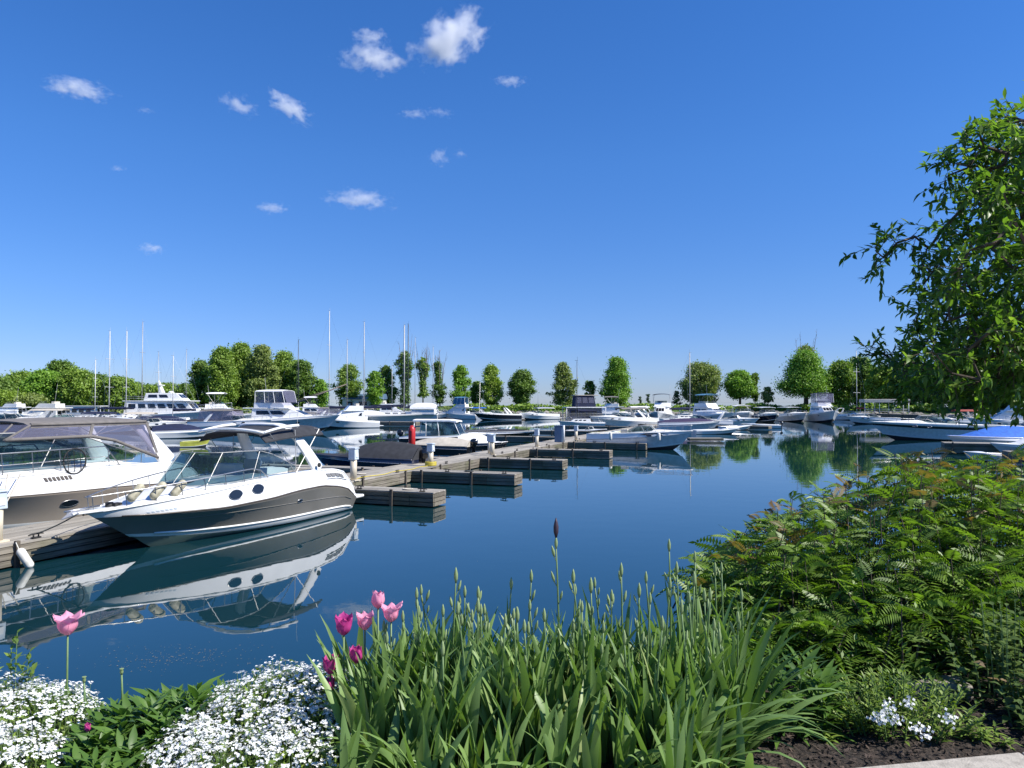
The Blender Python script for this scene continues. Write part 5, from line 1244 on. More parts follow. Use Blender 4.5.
# ------------------------------------------------------------ near tree hanging in from the right
def inpoly(x, y, P):
    c = False; j = len(P) - 1
    for i in range(len(P)):
        if (P[i][1] > y) != (P[j][1] > y) and x < (P[j][0] - P[i][0]) * (y - P[i][1]) / (P[j][1] - P[i][1]) + P[i][0]: c = not c
        j = i
    return c
root = empty('tree', (7.4, 7.6, 1.9), 0, 'near leafy tree with long drooping leaves leaning in from the right edge', 'tree')
base = np.array(root.location)
tips = [(964, 116, 6.3), (948, 134, 6.5), (940, 148, 6.4), (932, 160, 6.6), (940, 182, 6.8), (926, 214, 6.9), (968, 130, 6.4), (906, 270, 7.0), (900, 300, 7.2), (894, 322, 7.3), (915, 258, 7.0), (858, 236, 6.6), (866, 243, 6.8), (880, 228, 6.7), (898, 222, 6.9), (912, 234, 7), (905, 250, 7), (925, 240, 7.1), (958, 150, 6.6), (965, 165, 6.7), (975, 140, 6.8), (984, 110, 6.4), (992, 100, 6.5), (1008, 104, 6.3), (1020, 98, 6.6), (951, 215, 7), (962, 228, 7),
        (912, 292, 7.4), (922, 318, 7.4), (930, 300, 7.2), (940, 275, 7), (853, 340, 7.8), (862, 338, 7.8), (872, 345, 7.8), (884, 352, 7.7), (893, 366, 7.7), (908, 352, 7.6), (915, 380, 7.2), (930, 352, 7), (1000, 130, 6.5), (1018, 140, 6.6), (990, 160, 6.8), (1015, 175, 7), (985, 190, 6.9), (1000, 205, 7), (975, 205, 7)]
poly_ = [(925, 285), (938, 245), (940, 205), (948, 155), (975, 110), (1110, 90), (1110, 378), (1000, 374), (945, 366), (900, 360), (880, 372), (882, 348), (900, 328), (915, 305)]
while len(tips) < 430:
    x, y = rng.uniform(860, 1110), rng.uniform(96, 430)
    if inpoly(x, y, poly_) and not (y < 290 and rng.uniform() < .35 - .4 * max(0, x - 970) / 60): tips.append((x, y, rng.uniform(5.6, 8.6)))
for _ in range(16): tips.append((rng.uniform(930, 1010), rng.uniform(360, 380), rng.uniform(6.3, 7.2)))
P = np.array([(gx(x + 19, d), d, gz(y + 14, d)) for x, y, d in tips]) - base
# skeleton: trunk nodes, then each tip joins the nearest node already grown
nodes = [np.array([0, 0, 0.]), np.array([0.03, .02, .8]), np.array([0, .05, 1.6]), np.array([-.1, 0, 2.4]), np.array([-.25, -.1, 3.2]), np.array([-.4, -.2, 4.1]), np.array([-.6, -.3, 4.9])]; par = [-1, 0, 1, 2, 3, 4, 5]
for hub in [(-1.2, -.2, 1.7), (-1.5, .3, 2.6), (-1.9, -.3, 3.3), (-1.3, -.6, 4.0), (-2.6, -.3, 2.2), (-3.1, -.4, 2.9), (-1.0, .6, 3.2)]:
    hb_ = np.array(hub); k = int(np.argmin([np.linalg.norm(n_ - hb_) + (2 if i < 1 else 0) for i, n_ in enumerate(nodes)])); m_ = (nodes[k] + hb_) / 2 + [0, 0, -.12]
    nodes.append(m_); par.append(k); nodes.append(hb_); par.append(len(nodes) - 2)
order = np.argsort(np.linalg.norm(P - [-.5, 0, 2.6], axis=1)); tipn = []
for i in order:
    arr = np.array(nodes[2:]); k = int(np.argmin(np.linalg.norm(arr - P[i], axis=1) + .35 * (arr[:, 2] - P[i][2] > .3))) + 2
    dd = np.linalg.norm(nodes[k] - P[i])
    if dd > .5:
        q = nodes[k] * .5 + P[i] * .5 + rng.normal(0, .05, 3) + [0, 0, .05]; nodes.append(q); par.append(k); k = len(nodes) - 1
    nodes.append(P[i]); par.append(k); tipn.append(len(nodes) - 1)
cnt = np.zeros(len(nodes))
for i in tipn:
    j = i
    while j >= 0: cnt[j] += 1; j = par[j]
tb = MB()
for i in range(1, len(nodes)):
    r0 = .0044 * cnt[par[i]] ** .55 + .003; r1 = .0044 * cnt[i] ** .55 + .002
    if par[i] < 7 and i >= 7: r0 = min(r0, r1 * 1.5)
    tb.tube([nodes[par[i]], nodes[i]], [r0, r1], 6 if r0 > .03 else 4, cap=False)
LV, LF, LTn = [], [], []
nv = 0; tw = MB()
def long_leaf(p, dr, nrm_, L_, w_, curl):
    """folded lanceolate leaf: 2 x 3 quads along the midrib"""
    side = np.cross(dr, nrm_); side /= np.linalg.norm(side); nrm_ = np.cross(side, dr)
    out = []
    for u, ww in ((0, .12), (.3, .9), (.62, .8), (1, .04)):
        c = p + dr * L_ * u - nrm_ * curl * L_ * u * u
        out += [c - side * w_ * ww / 2 + nrm_ * w_ * .12 * ww, c, c + side * w_ * ww / 2 + nrm_ * w_ * .12 * ww]
    return out
LFq = np.array([[3 * i + j, 3 * i + j + 1, 3 * i + j + 4, 3 * i + j + 3] for i in range(3) for j in range(2)])
for ti in tipn:
    p = nodes[ti]; q = nodes[par[ti]]; dr = p - q; dr = dr / (np.linalg.norm(dr) + 1e-6)
    for s_ in range(4):
        dd = dr * .5 + rng.normal(0, .6, 3) + [0, 0, .05]; dd /= np.linalg.norm(dd); ln = rng.uniform(.16, .34); st_ = p + rng.normal(0, .02, 3); en = st_ + dd * ln + [0, 0, -.03]
        tw.tube([st_, (st_ + en) / 2 + [0, 0, .015], en], [.004, .003, .0015], 3, cap=False)
        tt = rng.uniform(.25, .75)
        for k in range(13):
            u = ((k + 1) / 13) ** .7; c = st_ * (1 - u) + en * u
            ld = dd * .6 + rng.normal(0, .6, 3) + [0, 0, -.12]; ld /= np.linalg.norm(ld)
            nn_ = rng.normal(0, .4, 3) + [0, 0, 1.]; nn_ /= np.linalg.norm(nn_)
            if abs(np.dot(nn_, ld)) > .95: nn_ = np.array([1., 0, 0])
            L_ = rng.uniform(.058, .10); LV += long_leaf(c, ld, nn_, L_, L_ * .42, rng.uniform(.05, .35)); LF.append(LFq + nv); nv += 12; LTn += [float(np.clip(rng.normal(tt, .18), 0, 1))] * 6
tb.build('trunk', M['bark'], root); tw.build('twigs', M['bark'], root)
arr_obj('crown', np.array(LV), np.concatenate(LF), M['leaf_tree'], root, LTn, smooth=True)

# ------------------------------------------------------------ false spirea shrub with feather shaped leaves
def pinnate(p, dr, up, L_, n, ll, lw, droop):
    """returns quads of leaflets along an arched midrib"""
    side = np.cross(dr, up); side /= np.linalg.norm(side) + 1e-9; up = np.cross(side, dr); out = []
    for i in range(n):
        u = .12 + .88 * i / (n - 1); c = p + dr * L_ * u - np.array([0, 0, 1.]) * droop * L_ * u * u
        t = dr - np.array([0, 0, 1.]) * droop * 2 * u; t /= np.linalg.norm(t)
        k = math.sin(math.pi * (.16 + .76 * u)) ** .7 * ll
        for s_ in (1, -1):
            a = side * s_ * .92 + t * .42 + up * .12 - np.array([0, 0, .12]); a /= np.linalg.norm(a); b_ = np.cross(a, up); b_ /= np.linalg.norm(b_)
            out += [c, c + a * k * .42 + b_ * lw / 2, c + a * k - np.array([0, 0, 1.]) * k * .10, c + a * k * .42 - b_ * lw / 2]
    c = p + dr * L_ * 1.02 - np.array([0, 0, 1.]) * droop * L_; t = dr - np.array([0, 0, 1.]) * droop * 2; t /= np.linalg.norm(t)
    b_ = np.cross(t, up); b_ /= np.linalg.norm(b_); out += [c, c + t * ll * .4 + b_ * lw / 2, c + t * ll * .9, c + t * ll * .4 - b_ * lw / 2]
    return out
def shrub(name, label, stems, topf, leafL, mats, loc, nleaf=10, tipred=True, cat='shrub', low=.25):
    root = empty(name, loc, 0, label, cat); g, r_ = ([], []), ([], []); sb_ = MB(); tg = ([], [])
    for (bx, by, tx, ty) in stems:
        ht = topf(tx, ty)
        if ht < .15: continue
        b0 = np.array([bx, by, 0.]); t0 = np.array([tx, ty, ht]); mid = b0 * .5 + t0 * .5 + [0, 0, .12 * ht]; pts = []
        for i in range(7):
            u = i / 6; pts.append((1 - u) ** 2 * b0 + 2 * u * (1 - u) * mid + u * u * t0)
        sb_.tube([tuple(q) for q in pts], [.007, .006, .006, .005, .004, .003, .002], 4, cap=False)
        ph = rng.uniform(0, 6); base_t = rng.uniform(.2, .8)
        for k in range(nleaf):
            u = low + (1 - low) * ((k + .5) / nleaf) ** .85; i = min(5, int(u * 6)); f = u * 6 - i; p = pts[i] * (1 - f) + pts[i + 1] * f
            a = ph + k * 2.4; el = rng.normal(.35, .3) + 1.3 * max(0, u - .6) ; dr = np.array([math.cos(a), math.sin(a), el]); dr /= np.linalg.norm(dr)
            L_ = leafL * rng.uniform(.75, 1.15) * (1 - .45 * max(0, u - .8) / .2); up = np.array([0, 0, 1.]) + rng.normal(0, .35, 3)
            q = pinnate(p, dr, up, L_, 9, L_ * .32, L_ * .095, rng.uniform(.15, .75))
            red = tipred and u > .88 and ty > -.5 and rng.uniform() < .42
            (r_ if red else g)[0].extend(q); nq = len(q) // 4; (tg[1] if red else tg[0]).extend(list(np.clip(rng.normal(base_t, .15, nq), 0, 1)))
    V = np.array(g[0]); arr_obj('foliage', V, np.arange(len(V)).reshape(-1, 4), M[mats[0]], root, tg[0])
    if len(r_[0]): V = np.array(r_[0]); arr_obj('young_leaves', V, np.arange(len(V)).reshape(-1, 4), M[mats[1]], root, tg[1])
    sb_.build('stems', M['bark'], root); return root
def sorb_top(x, y):      # height above z=2.1, x,y world
    px = 512 + x / y * F
    t = 1.0 * sm(690, 790, px) * .35 + .30 + .32 * sm(760, 900, px)
    return t * 1.12 * (1 - .62 * sm(4.75, 3.95, y)) * (1 - .15 * sm(5.4, 6.4, y)) * rng.uniform(.80, 1.06)
st = []
for _ in range(340):
    y = rng.uniform(4.0, 6.0); px = rng.uniform(700, 1120); x = gx(px, y)
    if y > 6.2 and x < .8: continue
    st.append((x + rng.normal(0, .12), y + rng.normal(0, .12), x, y))
loc = (2.4, 5.0, 2.10)
st = [(a - 2.4, b_ - 5.0, c - 2.4, d_ - 5.0) for a, b_, c, d_ in st]
def stop(x, y): return sorb_top(x + 2.4, y + 5.0) + .02
shrub('shrub', 'large dense shrub with feathery fern-like leaves and reddish tips filling the right foreground', st, stop, .215, ('leaf_sorb', 'leaf_red'), loc)

# ------------------------------------------------------------ low plants
def leafy(name, label, loc, w_, dp, ht, n, ll, lw, mat, cat='plant', erect=.5, flowers=None, group=None, stems=True, fl_front=None):
    """mound of lance shaped leaves on short stems"""
    root = empty(name, loc, 0, label, cat, group); out = []; T = []; sb_ = MB()
    ns = max(6, n // 14)
    for s_ in range(ns):
        a = rng.uniform(0, 6.283); r_ = math.sqrt(rng.uniform(0, 1)); x, y = w_ / 2 * r_ * math.cos(a), dp / 2 * r_ * math.sin(a); h_ = ht * (1 - .55 * r_ ** 2) * rng.uniform(.75, 1.1)
        b0 = np.array([x * .75, y * .75, 0]); t0 = np.array([x * 1.05, y * 1.05, h_]); sb_.tube([b0, (b0 + t0) / 2 + [0, 0, .02], t0], [.004, .003, .002], 4, cap=False); bt_ = rng.uniform(.2, .8)
        for k in range(14):
            u = .15 + .85 * k / 13; p = b0 * (1 - u) + t0 * u; az = k * 2.4 + a; dr = np.array([math.cos(az), math.sin(az), erect * (.4 + u)]); dr /= np.linalg.norm(dr)
            L_ = ll * rng.uniform(.7, 1.15) * (1 - .35 * (u > .9)); V_ = long_leaf(p, dr, np.array([0, 0, 1.]) + rng.normal(0, .15, 3), L_, lw * L_ / ll, rng.uniform(.1, .6)); out += V_; T += [float(np.clip(rng.normal(bt_, .15), 0, 1))] * 6
    V_ = np.array(out); m_ = len(V_) // 12; Fq = (LFq[None] + 12 * np.arange(m_)[:, None, None]).reshape(-1, 4)
    arr_obj('foliage', V_, Fq, M[mat], root, T, smooth=True); (sb_.build('stems', M['stem'], root) if ns > 12 else sb_.build_each('stem', M['stem'], root)); return root
def gl(px, d): return (gx(px, d), d, float(gz_ground(gx(px, d), d)) - .01)
leafy('leafy_plant', 'broad-leaved green plant between the two white flower cushions', gl(148, 3.30), .50, .50, .17, 620, .115, .036, 'leaf_mid', erect=1.0)
leafy('leafy_plant', 'dark green leafy plant touching the left side of the middle white cushion', gl(196, 3.38), .30, .45, .20, 300, .11, .034, 'leaf_mid', erect=1.2)
leafy('leafy_plant', 'lower leafy plant at the bottom edge right of the left white cushion', gl(108, 3.0), .32, .35, .15, 260, .11, .034, 'leaf_mid', erect=.9)
leafy('lily_plant', 'clump of pointed bright green leaves between the irises and the mulch', gl(775, 3.55), .52, .45, .36, 420, .15, .03, 'leaf_mid', erect=.8)
leafy('low_shrub', 'low rounded lime-green shrub with a few white blossoms on its front by the kerb', gl(893, 3.48), .74, .50, .25, 1700, .045, .014, 'leaf_lime', cat='shrub', erect=.9)
leafy('rose_bush', 'sparse rose bush with small leaves at the bottom right corner', gl(1005, 3.75), .60, .55, .50, 560, .058, .038, 'leaf_rose', cat='shrub', erect=.4)
leafy('rose_bush', 'rose bush growing beside the kerb, cut off by the right edge', gl(1040, 3.45), .45, .4, .34, 360, .058, .038, 'leaf_rose', cat='shrub', erect=.4)
leafy('seedling', 'small green seedling on the mulch left of the lime-green shrub', gl(815, 3.42), .22, .2, .10, 90, .05, .02, 'leaf_lime', cat='seedling', group='seedlings on the mulch')
leafy('seedling', 'small green seedling just right of the lime-green shrub', gl(985, 3.32), .25, .16, .08, 90, .05, .016, 'leaf_lime', cat='seedling', group='seedlings on the mulch')
leafy('yellow_green_plant', 'small yellow-green plant poking up behind the left white cushion', gl(14, 3.62), .22, .2, .42, 120, .05, .03, 'leaf_lime', erect=1.0)
leafy('leafy_plant', 'leafy undergrowth at the foot of the fern-leaved shrub', gl(850, 4.1), 1.3, .5, .26, 420, .09, .03, 'leaf_mid', erect=.7)
# stone slab and pebbles
m = MB(); m.box((0, 0, 0), (.34, .16, .08)); o = m.build('stone_slab', M['stone'], None, (gx(928, 3.86), 3.86, 2.165), bevel=.02, rz=R(-4)); tag(o, 'weathered stone slab lying on the bed behind the lime-green shrub', 'stone')
# mulch chips
n = 5200; cx = rng.uniform(.5, 3.0, n); cy = rng.uniform(2.95, 4.3, n); cz = gz_ground(cx, cy) + rng.uniform(.002, .016, n)
V_, Fq = leaf_cloud(np.stack([cx, cy, cz], 1), np.tile([0, 0, 1.], (n, 1)), .011, 2.6, .35); tag(arr_obj('mulch_chips', V_, Fq, pmat('bark_chip', (.085, .06, .045), .95, (.028, .02, .016), 60), None, rng.uniform(0, 1, n)), 'loose dark bark chips scattered over the flower bed', 'mulch', kind='stuff')

# white flower cushions
def flower_mound(label, outline, n, seed_h, loc, hgt):
    """outline: (cx, cy, rx, ry) list of lobes; flowers sit on the dome"""
    root = empty('white_flower_cushion', loc, 0, label, 'flowering plant'); C = []
    while len(C) < n:
        lb = outline[rng.integers(len(outline))]; a = rng.uniform(0, 6.283); r_ = math.sqrt(rng.uniform(0, 1)); x, y = lb[0] + lb[2] * r_ * math.cos(a), lb[1] + lb[3] * r_ * math.sin(a)
        z = lb[4] * (1 - r_ ** 2.4) ** .6; 
        z += .015 * math.sin(x * 23) * math.cos(y * 19)
        C.append((x, y, z + rng.normal(0, .016), r_, a))
    C = np.array(C); PV = []; T = []; YV = MB(); ST = MB()
    for (x, y, z, r_, a) in C:
        base_n = np.array([math.cos(a) * r_ * .55, math.sin(a) * r_ * .55, 1.]) + rng.normal(0, .16, 3); base_n /= np.linalg.norm(base_n)
        nf = rng.integers(3, 8)
        for f in range(nf):
            c = np.array([x, y, z + .02]) + np.append(rng.normal(0, .0085, 2), rng.normal(0, .003)); n_ = base_n + rng.normal(0, .22, 3); n_ /= np.linalg.norm(n_)
            u = np.cross(n_, [.3, 1, .1]); u /= np.linalg.norm(u); v = np.cross(n_, u); s_ = rng.uniform(.0044, .0072); ph = rng.uniform(0, 6); tt = rng.uniform(0, 1)
            for k in range(4):
                b_ = ph + k * 1.5708; dr = u * math.cos(b_) + v * math.sin(b_); sd_ = -u * math.sin(b_) + v * math.cos(b_)
                PV += [c, c + dr * s_ * .65 + sd_ * s_ * .5 + n_ * s_ * .2, c + dr * s_ * 1.15 + n_ * s_ * .25, c + dr * s_ * .65 - sd_ * s_ * .5 + n_ * s_ * .2]; T.append(tt)
        ST.tube([(x * .97, y * .97, z - .07), (x, y, z + .02)], [.0014, .001], 3, cap=False)
    PV = np.array(PV); arr_obj('flowers', PV, np.arange(len(PV)).reshape(-1, 4), M['petal_white'], root, T)
    # leaves beneath
    m_ = n * 7; idx = rng.integers(0, len(C), m_); Pn = C[idx, :3] + rng.normal(0, .02, (m_, 3)) - [0, 0, .028]; Pn[:, 2] -= rng.uniform(0, .07, m_)
    V_, Fq = leaf_cloud(Pn, np.stack([np.cos(C[idx, 4]) * .8, np.sin(C[idx, 4]) * .8, np.full(m_, .5)], 1), .010, 3.4, .8)
    arr_obj('foliage', V_, Fq, M['leaf_lime'], root, rng.uniform(0, 1, m_)); ST.build('stems', M['stem'], root)
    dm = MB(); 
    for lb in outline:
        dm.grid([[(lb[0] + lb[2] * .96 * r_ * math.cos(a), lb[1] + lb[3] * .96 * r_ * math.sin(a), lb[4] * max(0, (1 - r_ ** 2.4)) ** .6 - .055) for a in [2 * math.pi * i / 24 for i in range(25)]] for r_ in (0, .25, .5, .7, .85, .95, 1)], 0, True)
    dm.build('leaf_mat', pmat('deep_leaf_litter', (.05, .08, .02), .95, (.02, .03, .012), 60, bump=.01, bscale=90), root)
    return root
flower_mound('broad cushion of tiny white flowers in the middle left foreground, beside the tulips', [(.02, 0, .36, .40, .26), (.16, -.04, .30, .36, .26), (-.16, -.10, .26, .34, .18), (.22, -.18, .30, .34, .20), (-.24, -.28, .20, .25, .13), (.05, -.38, .38, .25, .15)], 2600, 0, (gx(276, 3.42), 3.42, 2.11), .24)
flower_mound('cushion of tiny white flowers at the bottom left corner', [(0, 0, .34, .40, .20), (-.30, .05, .38, .44, .22), (.05, -.30, .34, .30, .14)], 1900, 0, (gx(22, 3.32), 3.32, 2.11), .22)
# few blossoms on the front of the low lime shrub
PV = []; T = []; o0 = np.array(gl(893, 3.48))
for cxy in [(880, 3.22, .16), (892, 3.20, .15), (886, 3.22, .20), (912, 3.18, .12), (922, 3.17, .11), (944, 3.22, .15), (905, 3.2, .22), (874, 3.24, .14)]:
    for _ in range(26):
        c = np.array([gx(cxy[0], cxy[1]), cxy[1], o0[2] + cxy[2]]) + rng.normal(0, .013, 3) + [0, 0, 0]; n_ = np.array([0, -.8, .6]) + rng.normal(0, .5, 3); n_ /= np.linalg.norm(n_); u = np.cross(n_, [1, .2, .1]); u /= np.linalg.norm(u); v = np.cross(n_, u); s_ = .006
        for k in range(4):
            b_ = k * 1.5708; dr = u * math.cos(b_) + v * math.sin(b_); sd_ = -u * math.sin(b_) + v * math.cos(b_); PV += [c, c + dr * s_ * .65 + sd_ * s_ * .5, c + dr * s_ * 1.2, c + dr * s_ * .65 - sd_ * s_ * .5]; T.append(.5)
PV = np.array(PV) - o0; lr = [o for o in bpy.data.objects if o.name == 'low_shrub'][0]; arr_obj('blossoms', PV, np.arange(len(PV)).reshape(-1, 4), M['petal_white'], lr, T)

# ------------------------------------------------------------ irises
def blade_pts(b0, az, L_, w_, lean, droop, twist, segs=7):
    pts = []; p = np.array(b0, float); th = math.pi / 2 - lean
    for i in range(segs + 1):
        u = i / segs; dr = np.array([math.cos(az) * math.cos(th), math.sin(az) * math.cos(th), math.sin(th)])
        wd = w_ * (.62 + .38 * min(1, u * 3)) * (1 - max(0, (u - .45) / .55) ** 1.7) + .0006
        fa = az + math.pi / 2 + twist * u; s_ = np.array([math.cos(fa), math.sin(fa), 0]) * (1 - .0) 
        nr = np.cross(dr, s_); nr /= np.linalg.norm(nr) + 1e-9
        pts += [p - s_ * wd / 2, p + nr * wd * .10, p + s_ * wd / 2]
        p = p + dr * L_ / segs; th -= droop / segs * (1 + 2.2 * u * u)
    return pts
BFq = np.array([[3 * i + j, 3 * i + j + 1, 3 * i + j + 4, 3 * i + j + 3] for i in range(7) for j in range(2)])
IL = 'iris plant with sword leaves and a tight green bud stalk in the big clump'
def bud(mb, p, s_, dr=(0, 0, 1), mat=0):
    p = Vector(p); dr = Vector(dr).normalized(); mb.tube([p, p + dr * .018 * s_, p + dr * .036 * s_, p + dr * .052 * s_, p + dr * .066 * s_], [.0035 * s_, .0085 * s_, .009 * s_, .0055 * s_, .0012 * s_], 7, mat)
def iris(x, y, zt, nl, lh, label, stalk=True, dark=False, splay=None, lw=.042):
    g = float(gz_ground(x, y)); root = empty('iris_plant', (x, y, g - .02), 0, label, 'iris', 'irises of the large central clump'); out = []; T = []; bt_ = rng.uniform(.25, .7)
    az0 = rng.uniform(0, 6.283)
    for k in range(nl):
        az = az0 + (0 if k % 2 else math.pi) + rng.normal(0, .5); ln = rng.uniform(.02, .27); dp = rng.uniform(.05, .65)
        if splay is not None and rng.uniform() < .7: az = splay + rng.normal(0, .5); ln = rng.uniform(.25, .75); dp = rng.uniform(.6, 1.5)
        out += blade_pts((rng.normal(0, .02), rng.normal(0, .02), 0), az, lh * rng.uniform(.75, 1.2), lw * rng.uniform(.7, 1.15), ln, dp, rng.normal(0, 1.0)); T += [float(np.clip(rng.normal(bt_, .2), 0, 1))] * 14
    V_ = np.array(out); m_ = len(V_) // 24; arr_obj('leaves', V_, (BFq[None] + 24 * np.arange(m_)[:, None, None]).reshape(-1, 4), M['leaf_iris'], root, T, smooth=True)
    if stalk:
        hh = zt - g + .02; lx, ly = rng.normal(0, .025), rng.normal(0, .02); P_ = [Vector((lx * u * u, ly * u * u, hh * u)) for u in (0, .3, .6, .85, 1)]
        s_ = MB().tube(P_, [.0055, .005, .0045, .004, .003], 6).build('flower_stalk', M['stem'], root); b_ = MB(); bud(b_, P_[-1] - Vector((0, 0, .012)), rng.uniform(.75, 1.05))
        for k in range(rng.integers(1, 4)):
            u = rng.uniform(.68, .92); q = Vector((lx * u * u, ly * u * u, hh * u)); a = rng.uniform(0, 6.28); e_ = q + Vector((math.cos(a) * .014, math.sin(a) * .014, .025)); b_.tube([q, e_], .002, 4); bud(b_, e_, rng.uniform(.55, .85), (math.cos(a) * .3, math.sin(a) * .3, 1))
        b_.build_each('bud', M['bud'], s_)
        if dark: d_ = MB(); bud(d_, P_[-1] + Vector((0, 0, .038)), 1.3); d_.build('dark_petals', M['bud_dark'], s_)
    return root
tops = [(560, 545, 3.35, True), (452, 577, 3.4, False), (506, 586, 3.4, False), (526, 578, 3.5, False), (582, 580, 3.4, False), (593, 590, 3.3, False), (610, 598, 3.4, False), (622, 575, 3.5, False), (636, 592, 3.5, False), (652, 578, 3.4, False), (670, 548, 3.5, False), (680, 572, 3.5, False),
        (697, 560, 3.6, False), (716, 572, 3.7, False), (722, 570, 3.7, False), (424, 596, 3.3, False), (434, 592, 3.4, False), (405, 618, 3.3, False), (460, 595, 3.4, False), (476, 605, 3.2, False), (482, 612, 3.3, False), (492, 610, 3.4, False), (514, 618, 3.2, False), (537, 606, 3.3, False), (548, 618, 3.2, False),
        (571, 592, 3.5, False), (603, 585, 3.6, False), (644, 600, 3.2, False), (662, 585, 3.4, False), (688, 582, 3.3, False), (735, 618, 3.3, False), (728, 640, 3.2, False), (420, 615, 3.5, False), (442, 612, 3.3, False), (470, 600, 3.5, False), (500, 622, 3.1, False), (530, 630, 3.1, False), (400, 640, 3.2, False), (390, 628, 3.3, False), (652, 625, 3.1, False), (585, 612, 3.2, False), (628, 640, 3.1, False), (445, 655, 3.0, False), (706, 600, 3.5, False), (742, 600, 3.6, False)]
for (px, py, d, dk) in tops:
    iris(gx(px, d), d, gz(py, d), 10, rng.uniform(.42, .58), 'tallest iris stalk, its bud tipped with a dark petal' if dk else IL, True, dk)
for k in range(64):
    px = rng.uniform(352, 745); d = rng.uniform(3.0, 3.62); iris(gx(px, d), d, 0, 10, rng.uniform(.34, .50), 'low iris plant of sword leaves without a stalk inside the clump', False)
for k in range(20):
    px = 352 + 20 * k + rng.uniform(-8, 8); d = rng.uniform(2.76, 2.95); iris(gx(px, d), d, 0, 9, rng.uniform(.26, .38), 'short front iris plant at the bottom edge of the clump', False, splay=(-1.57 + rng.normal(0, .9)) if k % 2 else None)
for k in range(16):
    px = rng.uniform(400, 730); d = rng.uniform(3.1, 3.6); iris(gx(px, d), d, gz(rng.uniform(592, 640), d), 8, rng.uniform(.40, .52), IL)
for k, (px, d) in enumerate([(700, 3.05), (725, 3.15), (690, 2.98), (740, 3.25), (668, 2.97)]):
    iris(gx(px, d), d, 0, 11, .50, 'iris plant on the right rim with long leaves splaying toward the mulch', False, splay=-.25 + .15 * k, lw=.036)
for k, (px, d) in enumerate([(372, 3.2), (392, 3.05), (420, 2.96)]):
    iris(gx(px, d), d, 0, 9, .42, 'iris plant on the left rim leaning over the white flowers', False, splay=3.3, lw=.034)

# ------------------------------------------------------------ tulips
def tulip(px, py, d, label, mat, open_=.5, s_=1.0, lean=0.0, stemz=None):
    x = gx(px, d); g = float(gz_ground(x, min(d, 3.6))); zt = gz(py, d); root = empty('tulip', (x, d, g), 0, label, 'tulip', 'pink tulips in the bed'); hh = zt - g - .025
    MB().tube([(0 - lean, 0, 0), (-lean * .4, .0, hh * .5), (0, 0, hh)], [.005, .0045, .004], 6).build('stem', M['stem'], root)
    for k in range(6):
        a0 = k * 1.047 + .3 + px; G = []; inner = k % 2; jit = rng.uniform(-1, 1)
        for i in range(10):
            u = i / 9; r_ = s_ * (.021 + .002 * inner * -1) * math.sin(min(1, u * 1.9 + .12) * math.pi / 2) ** .7 * (1 - .30 * (1 - open_) * max(0, u - .5) ** 1.2 * 2) + s_ * open_ * (.022 + .006 * jit) * max(0, u - .55) ** 1.3 * 2.2
            z = hh + s_ * (.056 + .004 * jit) * (u - .12 * open_ * u ** 3); wd = s_ * .044 * math.sin(math.pi * min(1, .20 + u * .62)) ** .8 * (1 - u ** 5) ** .5 + .0008; row = []
            for j in range(7):
                v = (j - 3) / 3; da = v * wd / 2 / max(r_, .010 * s_); rr = r_ * (1 + .04 * v * v * open_) + s_ * .0012 * math.sin(5 * v + 7 * u + k); row.append((rr * math.cos(a0 + da), rr * math.sin(a0 + da), z - .005 * s_ * v * v * u + s_ * .0015 * math.sin(6 * v + k) * u))
            G.append(row)
        MB().grid(G, 0, True).build('petal', M[mat], root)
    out = []
    for k in range(2): out += blade_pts((0, 0, 0), rng.uniform(0, 6), hh * .55, .034, .3, .6, .4)
    V_ = np.array(out); arr_obj('leaf', V_, (BFq[None] + 24 * np.arange(2)[:, None, None]).reshape(-1, 4), M['leaf_mid'], root, [.5] * 28, smooth=True)
for t in [(71, 627, 3.45, 'single open pink tulip standing alone at the left above the white cushion', 'petal_pink', .9, 1.9), (379, 601, 3.4, 'closed light pink tulip, topmost of the cluster', 'petal_pink', .1, 1.35), (392, 614, 3.3, 'open pink tulip at the right of the cluster', 'petal_pink', .8, 1.5),
          (366, 622, 3.35, 'pale pink tulip in the middle of the cluster', 'petal_pink', .6, 1.45), (345, 627, 3.3, 'magenta tulip at the upper left of the cluster', 'petal_magenta', .45, 1.6), (357, 655, 3.25, 'small magenta tulip below the pale pink one', 'petal_magenta', .2, 1.25),
          (332, 665, 3.2, 'magenta tulip low at the left of the cluster', 'petal_magenta', .4, 1.4), (331, 683, 3.2, 'lowest half-hidden magenta tulip above the white flowers', 'petal_magenta', .2, 1.1), (92, 722, 3.15, 'wilted dark red tulip low in the left white cushion', 'petal_magenta', .1, .6)]: tulip(*t)
for px, py, d, lab in [(88, 680, 3.4, 'left bare tulip seed head on a stalk beside the lone pink tulip'), (125, 672, 3.4, 'taller right bare tulip seed head beside the lone pink tulip'), (106, 705, 3.4, 'shortest seed head between the other two')]:
    x = gx(px, d); g = float(gz_ground(x, d)); root = empty('tulip_seed_head', (x, d, g), 0, lab, 'seed head'); hh = gz(py, d) - g
    MB().tube([(0, 0, 0), (.004, 0, hh * .6), (0, 0, hh)], [.005, .0045, .004], 6).build('stem', M['stem'], root); MB().tube([(0, 0, hh), (0, 0, hh + .012), (0, 0, hh + .022), (0, 0, hh + .026)], [.005, .008, .006, .010], 7).build('seed_pod', M['bud'], root)

